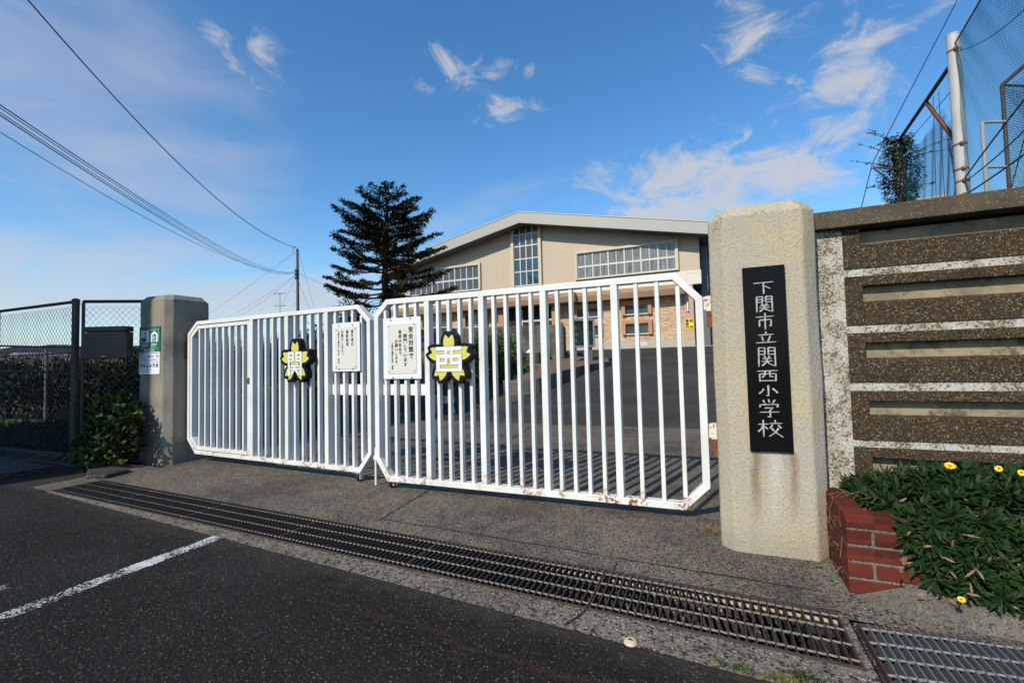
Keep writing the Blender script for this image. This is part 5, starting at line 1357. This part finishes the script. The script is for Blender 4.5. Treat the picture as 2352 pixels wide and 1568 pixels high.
for k in range(16):       # plumes of pampas grass that rise above the rest
    pass
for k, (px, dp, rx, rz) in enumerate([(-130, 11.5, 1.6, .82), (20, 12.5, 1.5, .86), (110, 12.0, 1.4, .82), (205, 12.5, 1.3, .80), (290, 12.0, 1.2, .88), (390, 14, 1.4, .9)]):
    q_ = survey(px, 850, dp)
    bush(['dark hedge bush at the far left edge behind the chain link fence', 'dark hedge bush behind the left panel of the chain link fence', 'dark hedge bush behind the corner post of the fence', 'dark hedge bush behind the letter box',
          'dark hedge bush directly left of the grey pillar', 'dark hedge bush seen through the wicket door bars'][k], (q_.x, q_.y, rz * .72 + .12), rx, rx * .6, rz * 1.08, 3600, .11, .05, M['hedge_shaded'], 'hedge bushes behind the fence', 7, 'bush', .03)
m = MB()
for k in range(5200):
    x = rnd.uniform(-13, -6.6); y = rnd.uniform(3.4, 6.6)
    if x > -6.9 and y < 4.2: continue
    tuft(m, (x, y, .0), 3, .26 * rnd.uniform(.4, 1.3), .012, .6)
M['rank_grass'] = m_leaf('rank_grass', (.010, .018, .006), (.020, .030, .010), None, .9, 3, .05)  # blade colour darkened to hold the shade on the bank
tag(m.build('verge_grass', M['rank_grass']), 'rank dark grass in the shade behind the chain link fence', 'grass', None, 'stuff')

# second pipe fence behind
pf = thing('pipe_fence', 'plain pipe rail fence running away behind the dark hedge', 'fence', survey(144, 900, 12))
A0, A1 = survey(-40, 792, 10.0), survey(600, 808, 18.3); A0.z = A1.z = 1.78
for z in (1.78, 1.2):
    m = MB(); m.tube([(A0.x, A0.y, z), (A1.x, A1.y, z)], .020, 8); m.build('rail', M['fence_pipe'], pf, world=True)
for k in range(5):
    q_ = A0.lerp(A1, .14 + k * .2); m = MB(); m.tube([(q_.x, q_.y, 0), (q_.x, q_.y, 1.82)],   .030, 10); m.build('post', M['steel_dull'], pf, world=True)
# white greenhouse far left
g0 = survey(32, 812, 60)
gh = thing('greenhouse', 'long white plastic greenhouse far behind the hedge at the left', 'greenhouse', (g0.x, g0.y, 0))
m = MB(); prof = [(-1.6, 0)] + [(1.6 * math.cos(math.pi - math.pi * k / 10), 3.2 + .7 * math.sin(math.pi * k / 10)) for k in range(11)] + [(1.6, 0)]
m.prism(prof, 0, 5); m.build('cover', plain('dull_plastic', (.20, .21, .22), .6), gh)
m = MB()
for k in range(3): m.box(-1.63, -1.6, k * 1.9, k * 1.9 + .06, 0, 3.2)
m.build('hoops', M['steel'], gh)
# black trough and barricade seen through the gate
p = survey(955, 873, 9.6); m = MB(); m.box(-.72, .62, -.17, .17, 0, .05); m.box(-.72, -.68, -.17, .17, .05, .40); m.box(.58, .62, -.17, .17, .05, .40); m.box(-.68, .58, -.17, -.13, .05, .40); m.box(-.68, .58, .13, .17, .05, .40); t = m.build('water_trough', M['dark'], None, bevel=.02); t.location = (p.x, p.y, max(.03, p.z - .2)); tag(t, 'long black plastic trough lying on the grass behind the notice board', 'trough')
p = survey(1016, 905, 9.8); z0 = lawnz(p.x, p.y)
bc = thing('barricade', 'small white and orange folding barricade standing on the lawn behind the gate', 'barricade', (p.x, p.y, z0), R(15))
for s in (-1, 1):
    m = MB(); m.bar((s * .22, -.14, 0), (s * .15, 0, .42), .05, .03); m.bar((s * .22, .14, 0), (s * .15, .02, .42), .05, .03); m.build('leg', M['white_plastic'], bc)
m = MB(); m.box(-.26, .26, -.03, 0, .26, .40); m.build('board', M['white_plastic'], bc)
for k in range(3):
    m = MB(); x = -.19 + k * .17; m.prism([(x, .27), (x + .08, .27), (x + .12, .39), (x + .04, .39)], -.034, -.0305); m.build('stripe', M['orange_plastic'], bc)

# ---------------------------------------------------------------- utility pole, aerial and wires
UD = 38.0
pt_, pbm = survey(683, 572, UD), survey(681, 860, UD); pbm.x, pbm.y = pt_.x, pt_.y; pbm.z = 0
up_ = thing('utility_pole', 'thin weathered utility pole rising behind the left gate leaf', 'utility pole', (pt_.x, pt_.y, 0))
m = MB(); m.tube([(pt_.x, pt_.y, 0), (pt_.x + .03, pt_.y, pt_.z * .5), (pt_.x, pt_.y, pt_.z)], [.15, .125, .095], 12); m.build('shaft', M['pole_dark'], up_, world=True)
camr = camx
def atp(px, py, dp=UD): return survey(px, py, dp)
for px, py, s in ((683, 615, -1), (683, 612, 1), (682, 650, 1), (681, 670, -1), (681, 685, 1), (681, 698, -1)):
    m = MB(); q_ = atp(px, py); m.tube([q_, q_ + camr * .28 * s], .012, 5); m.build('step_bolt', M['steel_dull'], up_, world=True)
m = MB()
for py in (622, 630, 638): q_ = atp(682, py); m.tube([q_ + Vector((0, 0, -.10)), q_ + Vector((0, 0, .10))], .17, 10)
m.build('wire_clamps', M['cable'], up_, world=True)
m = MB(); q_ = atp(683, 572); m.tube([q_, q_ - camr * .30 + Vector((0, 0, .25))], .03, 6); m.tube([q_ - camr * .30 + Vector((0, 0, .25)), q_ - camr * .38 + Vector((0, 0, -.1)), q_ - camr * .2 + Vector((0, 0, -.45))], .02, 6); m.build('top_fitting', M['steel_dull'], up_, world=True)
def cable(label, A, B, r_, sag, group, n=60, cat='wire', name='overhead_wire'):
    m = MB(); A, B = Vector(A), Vector(B)
    m.tube([A.lerp(B, k / n) - Vector((0, 0, sag * 4 * (k / n) * (1 - k / n))) for k in range(n + 1)], r_, 5)
    o = m.build(name, M['cable']); return tag(o, label, cat, group)
wg = 'overhead wires to the utility pole'
# far ends hang above the street, overhead to the left of the viewer
def ext(px, py, dp, px2, py2, dp2): return survey(px, py, dp)
E1 = atp(678, 568); E2 = atp(677, 624)
def cable2(label, A, B, r_, sag, group=wg, k0=-.12, n=70):
    m = MB(); A, B = Vector(A), Vector(B)
    ks = [k0 + (1 - k0) * (i / n) for i in range(n + 1)]
    m.tube([A + (B - A) * k - Vector((0, 0, sag * 4 * k * (1 - k))) for k in ks], r_, 5)
    return tag(m.build('overhead_wire', M['cable']), label, 'wire', group)
cable2('thick highest overhead wire sweeping down to the top of the utility pole', (-17.871, 6.483, 12.021), E1, .022, 1.3, k0=-.35)
for k, (dx, dz, lab) in enumerate([(0, 0, 'topmost wire of the close bundle running to the middle of the utility pole'), (.02, -.05, 'second wire from the top of the close bundle'),
                                   (.0, -.10, 'third wire from the top of the close bundle'), (.03, -.15, 'lowest wire of the close bundle of four')]):
    cable2(lab, (-8.048 + dx, 2.534, 4.586 + dz), E2 + Vector((0, 0, -.03 * k)), .006 if k in (1, 2) else .008, .70 + .03 * k, k0=-.06)
cable2('single lower overhead wire hanging below the close bundle', (-15.538, 4.763, 7.166), E2 + Vector((0, 0, -.15)), .010, .90, k0=-.05)
for (x0_, y0_, x1_, y1_, dp, lab, sg) in [(676, 580, 440, 745, 60, 'thin service wire from the pole top down to the left', .2), (678, 632, 520, 730, 60, 'upper of two thin service wires slanting left behind the gate', .2),
                                       (678, 634, 530, 735, 56, 'lower of two thin service wires slanting left behind the gate', .3), (679, 640, 642, 712, 52, 'short service wire from the pole to the roof aerial', .0),
                                       (686, 580, 724, 715, 40, 'straight guy wire to the right of the utility pole', .0), (686, 648, 712, 712, 44, 'faint guy wire nearest the right side of the pole', .0), (687, 628, 800, 672, 30, 'service wire from the pole to the conifer', .1)]:
    cable(lab, survey(x0_, y0_, 38), survey(x1_, y1_, dp), .010, sg, 'service wires of the utility pole', 20, 'wire', 'service_wire')
# television aerial
ap = survey(643, 640, 46); ab = Vector((ap.x, ap.y, 0)); ta = survey(643, 672, 46)
an_ = thing('television_aerial', 'two tier television aerial on a thin mast left of the utility pole', 'aerial', ab)
m = MB(); m.tube([ab, Vector((ap.x, ap.y, ta.z))], .028, 6); m.build('mast', M['steel_dull'], an_, world=True)
for py in (674, 702):
    m = MB(); c = survey(640, py, 46); m.tube([c - camx * .42, c + camx * .75], .016, 5)
    for k in range(9): q_ = c - camx * .40 + camx * .14 * k; v = Vector((-camx.y, camx.x, 0)) * .25; m.tube([q_ - v, q_ + v], .010, 4)
    for s in (-1, 1): m.tube([c - camx * .42, c - camx * .46 + Vector((0, 0, .2 * s))], .012, 4)
    m.build('antenna', M['steel_dull'], an_, world=True)

# ---------------------------------------------------------------- ball net at the right
NP1, NP2 = survey(2238, 813, 9.0), survey(2094, 813, 13.24)
dn = Vector((NP2.x - NP1.x, NP2.y - NP1.y, 0)); dn_u = dn.normalized(); NP1.z = NP2.z = 0; NP0 = NP1 - dn; NPm = NP1 - dn * 2
ZT = 7.35
np1 = thing('net_pole', 'thick pale grey steel pole with rusty straps holding the ball net', 'pole', NP1, 0, 'poles of the ball net')
m = MB(); m.tube([NP1, NP1 + Vector((0, 0, ZT + .12))], .105, 20); m.lathe([(.107, ZT + .1), (.11, ZT + .13), (0, ZT + .14)], NP1, 20); m.build('shaft', M['pole'], np1, world=True)
for z in (ZT - .22, 5.22, 4.72, 4.48, 4.2):
    m = MB(); m.tube([NP1 + Vector((0, 0, z - .02)), NP1 + Vector((0, 0, z + .02))], .110, 20); m.obox(NP1 - Vector((.02, .12, -z)), (.03, 0, 0), (0, .03, 0), (0, 0, .025)); m.build('strap', M['strap_rust'], np1, world=True)
np2 = thing('net_pole', 'grey net pole wrapped in dark climbing vine', 'pole', NP2, 0, 'poles of the ball net')
m = MB(); m.tube([NP2, NP2 + Vector((0, 0, ZT - .1))], .10, 16); m.build('shaft', M['pole'], np2, world=True)
br_ = survey(2004, 384, 12.9); b2 = NP2 + Vector((0, 0, br_.z + .06)); b3 = NP2 + Vector((0, 0, br_.z - .55))
m = MB(); m.tube([br_, b2], .022, 8); m.tube([br_, b3], .022, 8); m.tube([br_ - Vector((0, 0, .06)), br_ + Vector((0, 0, .10))], .03, 8); m.build('bracket', M['steel_dull'], np2, world=True)
np0 = thing('net_pole', 'net pole nearest the street beyond the right edge', 'pole', NP0, 0, 'poles of the ball net')
m = MB(); m.tube([NP0, NP0 + Vector((0, 0, ZT + .1))], .105, 16); m.build('shaft', M['pole'], np0, world=True)
m = MB(); m.tube([NP0 + Vector((0, 0, ZT - .1)), NP0 + Vector((0, 0, ZT - .06))], .11, 16); m.build('strap', M['strap_rust'], np0, world=True)
vn = thing('climbing_vine', 'dark leafy vine climbing the grey net pole', 'vine', NP2 + Vector((0, -.1, 2)))
m = MB()
for k in range(9):
    an = rnd.uniform(0, 6.28); P = []
    for j in range(14): P.append(NP2 + Vector((math.cos(an + j * .5) * .14, math.sin(an + j * .5) * .14, .5 + j * .5)))
    m.tube(P, .014, 4)
brs = []
for k in range(26):
    z = rnd.uniform(4.6, 7.5); an = rnd.uniform(0, 6.28); Lb = rnd.uniform(.3, .8) * (2.4 if k < 6 else 1); s0 = NP2 + Vector((0, 0, z)); d_ = Vector((math.cos(an), math.sin(an), rnd.uniform(.0, .45)))
    if k < 6: d_ = (-camx * (1 if k < 4 else -1) + Vector((0, -.2, rnd.uniform(.1, .5)))).normalized(); z = rnd.uniform(5.9, 7.3); s0 = NP2 + Vector((0, 0, z))
    P = [s0, s0 + d_ * Lb * .5, s0 + d_ * Lb + Vector((0, 0, -.08))]; m.tube(P, [.012, .008, .003], 4); brs.append(P)
m.build('stems', M['bark'], vn, world=True)
m = MB()
for k in range(6500):
    z = 3.0 + 4.45 * rnd.random(); rr = .13 + (.30 + .10 * math.sin(z * 3.1 + 1)) * rnd.random() ** .8 * (1 if z < 7 else .75); an = rnd.uniform(0, 6.28); c = NP2 + Vector((math.cos(an) * rr, math.sin(an) * rr, z))
    if z > 6.6: c += Vector((rnd.uniform(-.12, .12), 0, 0))
    m.leaf(c, (math.cos(an), math.sin(an), rnd.uniform(-.9, .2)), (math.cos(an), math.sin(an), .6), rnd.uniform(.07, .12), .055, .2, 1)
for P in brs:
    for k in range(26):
        u = rnd.uniform(.1, 1) * 2; i = min(1, int(u)); c = P[i].lerp(P[i + 1], u - i); an = rnd.uniform(0, 6.28); m.leaf(c, (math.cos(an), math.sin(an), rnd.uniform(-.8, .5)), (rnd.uniform(-1, 1), -1, .5), rnd.uniform(.06, .11), .045, .2, 1)
m.build('foliage', M['vine'], vn, world=True)

bn = thing('ball_net', 'tall teal ball net hung between grey poles behind the wall', 'net', NP1 + Vector((0, 0, 2)))
def netting(name, A, B, z0, z1, pit, r_, mat, sag=0.0, skip=None, zfun=None):
    """diamond of two families of cords between A and B"""
    m = MB(); Ln = (B - A).length; t = (B - A).normalized(); nz = z1 - z0; nrm = Vector((-t.y, t.x, 0))
    def pt(x, z):
        return A + t * x + Vector((0, 0, z)) + nrm * (sag * math.sin(math.pi * min(1, max(0, x / Ln))) * math.sin(math.pi * (z - z0) / nz) + .012 * math.sin(x * 9 + z * 5))
    n = int((Ln + nz) / pit)
    for fam in (0, 1):
        for k in range(n):
            c = k * pit; P = []
            # lines x = c - (z - z0) or x = c - nz + (z - z0)
            for j in range(13):
                u = j / 12
                if fam == 0: xa = max(0, c - nz); xb = min(Ln, c); x = xa + (xb - xa) * u; z = z0 + (c - x)
                else: xa = max(0, c - nz); xb = min(Ln, c); x = xa + (xb - xa) * u; z = z0 + nz - (c - x)
                if zfun and z > zfun(x): 
                    if len(P) > 1: m.tube(P, r_, 3, False)
                    P = []; continue
                P.append(pt(x, z))
            if len(P) > 1: m.tube(P, r_, 3, False)
    return m.build(name, M[mat], bn, world=True)
netting('netting', NP1, NP0, 1.9, ZT - .1, .058, .0024, 'net', .25)
netting('netting', NP0, NPm, 1.9, ZT - .1, .075, .0024, 'net', .25)
netting('netting', NP1, NP2, 1.9, ZT - .75, .060, .0026, 'net', -.12, None, lambda x: 4.6 + .0 * x if x < .0 else 6.55 - .9 * math.exp(-((x - .25) / .5) ** 2))
m = MB(); m.tube([NP1 + Vector((0, 0, ZT - .38)), NP2 + Vector((0, 0, ZT - .05))], .042, 12); m.build('top_pipe', M['fence_rail'], bn, world=True)
m = MB(); q_ = (NP1 + dn * .42) + Vector((0, 0, ZT - .25)); m.bar(q_, NP1 + dn_u * .12 + Vector((0, 0, 5.3)), .06, .06, (1, 0, 0)); m.build('brace', M['rust'], bn, world=True)
def rope(p, q, r_, sag=.1, n=16):
    m = MB(); p, q = Vector(p), Vector(q); m.tube([p.lerp(q, k / n) - Vector((0, 0, 4 * sag * (k / n) * (1 - k / n))) for k in range(n + 1)], r_, 5); m.build('rope', M['cable'], bn, world=True)
z_ = lambda p, z: p + Vector((0, 0, z))
rope(z_(NP1, ZT - .1), z_(NP0, ZT - .05), .014, .05); rope(z_(NP1, ZT - .22), z_(NP0, 5.9), .008, .35); rope(z_(NP1, 4.5), z_(NP0, 5.0), .013, -.05)
rope(z_(NP1, 4.45), z_(NP0, 4.55), .011, .12); rope(z_(NP1, 4.2), z_(NP0, 4.0), .015, .05); rope(z_(NP1, 4.1), z_(NP1 - dn_u * .25, 2.2), .014, .0)
rope(z_(NP1, ZT - .9), z_(NP2, ZT - .35), .008, .03); rope(z_(NP1, 4.5), z_(NP1 + dn * .75, 2.0), .008, .0); rope(z_(NP1 + dn * .30, ZT - .4), z_(NP1 + dn * .42, 2.0), .006, .0); rope(z_(NP1 + dn * .22, ZT - .5), z_(NP1 + dn * .25, 2.0), .006, 0)
rope(z_(NP0, 6.8), z_(NP1 - dn_u * .4, 2.0), .007, .1)
# torn flap of net beside the pole
m = MB(); t0 = NP1 + dn_u * .10
for k in range(16):
    a_ = z_(t0 + dn_u * (.02 + .045 * k), 6.0 - .03 * k); b_ = z_(t0 + dn_u * (.02 + .03 * k), 5.95 - .03 * k - 1.3 * math.sin(.35 + .17 * k)); m.tube([a_, a_.lerp(b_, .5) + Vector((.03, .02, 0)), b_], .004, 3)
    c = z_(t0 + dn_u * .02, 5.95 - k * .075); m.tube([c, c + dn_u * (.75 - .04 * k) + Vector((0, 0, -.1))], .0035, 3)
m.build('torn_netting', M['net_dark'], bn, world=True)
# stay cable held by the bracket
m = MB(); m.tube([survey(2215, -30, 11.5), br_ + Vector((0, 0, .1)), survey(1975, 490, 13.4)], .012, 6); tag(m.build('stay_cable', M['cable']), 'thin stay cable passing the bracket of the vine covered pole', 'cable')
# backstop cage and pipe frame behind the net
ck = thing('backstop_cage', 'dark wire backstop cage on steel posts at the right edge', 'cage', survey(2320, 813, 12.0) - Vector((0, 0, H)))
c0 = survey(2346, 813, 12.0); c0.z = 0; cr_ = camx; cz = survey(2302, 196, 12.0).z
c1 = c0 + cr_ * 2.2 + Vector((0, -1.6, 0)); c1t = survey(2480, 40, 11.0)
m = MB(); m.tube([c0, z_(c0, cz)], .045, 10); m.build('post', M['fence_rail'], ck, world=True)
m = MB(); m.tube([z_(c0, cz), c1t], .05, 10); m.tube([z_(c0, cz), z_(c0, cz - .12) + cr_ * 2.0], .03, 8); m.build('top_rail', M['fence_rail'], ck, world=True)
m = MB()
for k in range(40):
    x = k * .055
    P = [z_(c0 + cr_ * x, 1.5), z_(c0 + cr_ * x, cz - .02)]; 
    m.tube([z_(c0 + cr_ * x, cz - .05), z_(c0 + cr_ * min(2.2, x + 2.2), max(1.5, cz - .05 - (min(2.2, x + 2.2) - x) * 1.6))], .006, 3)
    m.tube([z_(c0 + cr_ * x, 1.6), z_(c0 + cr_ * min(2.2, x + 3), 1.6 + (min(2.2, x + 3) - x) * 1.6)], .006, 3)
for k in range(90):
    z = 1.5 + k * .075
    if z < cz: m.tube([z_(c0, z), z_(c0 + cr_ * 2.2, z - .6)], .006, 3); m.tube([z_(c0, z), z_(c0 + cr_ * 2.2, min(cz + .9, z + 2.8))], .006, 3)
m.build('wire_mesh', M['net_dark'], ck, world=True)
pfm = thing('goal_post', 'pale steel goal post with two crossbars standing behind the ball net', 'goal post', survey(2293, 813, 11.6) - Vector((0, 0, H)))
f0 = survey(2293, 813, 11.6); f0.z = 0; zt2 = survey(2252, 281, 11.6).z; zt3 = survey(2266, 384, 11.6).z
m = MB(); m.tube([f0, z_(f0, zt2)], .045, 10); m.build('upright', M['pole'], pfm, world=True)
for z in (zt2, zt3):
    m = MB(); m.tube([z_(f0, z), z_(f0 + cr_ * .62, z + .0)], .038, 10); m.build('crossbar', M['pole'], pfm, world=True)
# distant cream school block seen above the wall
s0 = survey(2080, 460, 34); s1 = survey(2171, 447, 34)
sb_ = thing('school_block', 'cream flat roofed school block just above the capping of the wall', 'building', (s1.x, s1.y, 0), R(-10))
m = MB(); m.box(-14, 0, 0, 9, 0, s1.z - .35); m.build('wall', M['band'], sb_); m = MB(); m.box(-14.2, .2, -.2, 9.2, s1.z - .349, s1.z); m.build('roof_slab', M['trim'], sb_)
for k in range(5):
    m = MB(); m.box(-12.5 + k * 2.5, -11 + k * 2.5, -.03, -.001, 7.5, 9); m.build('window', M['glass'], sb_)
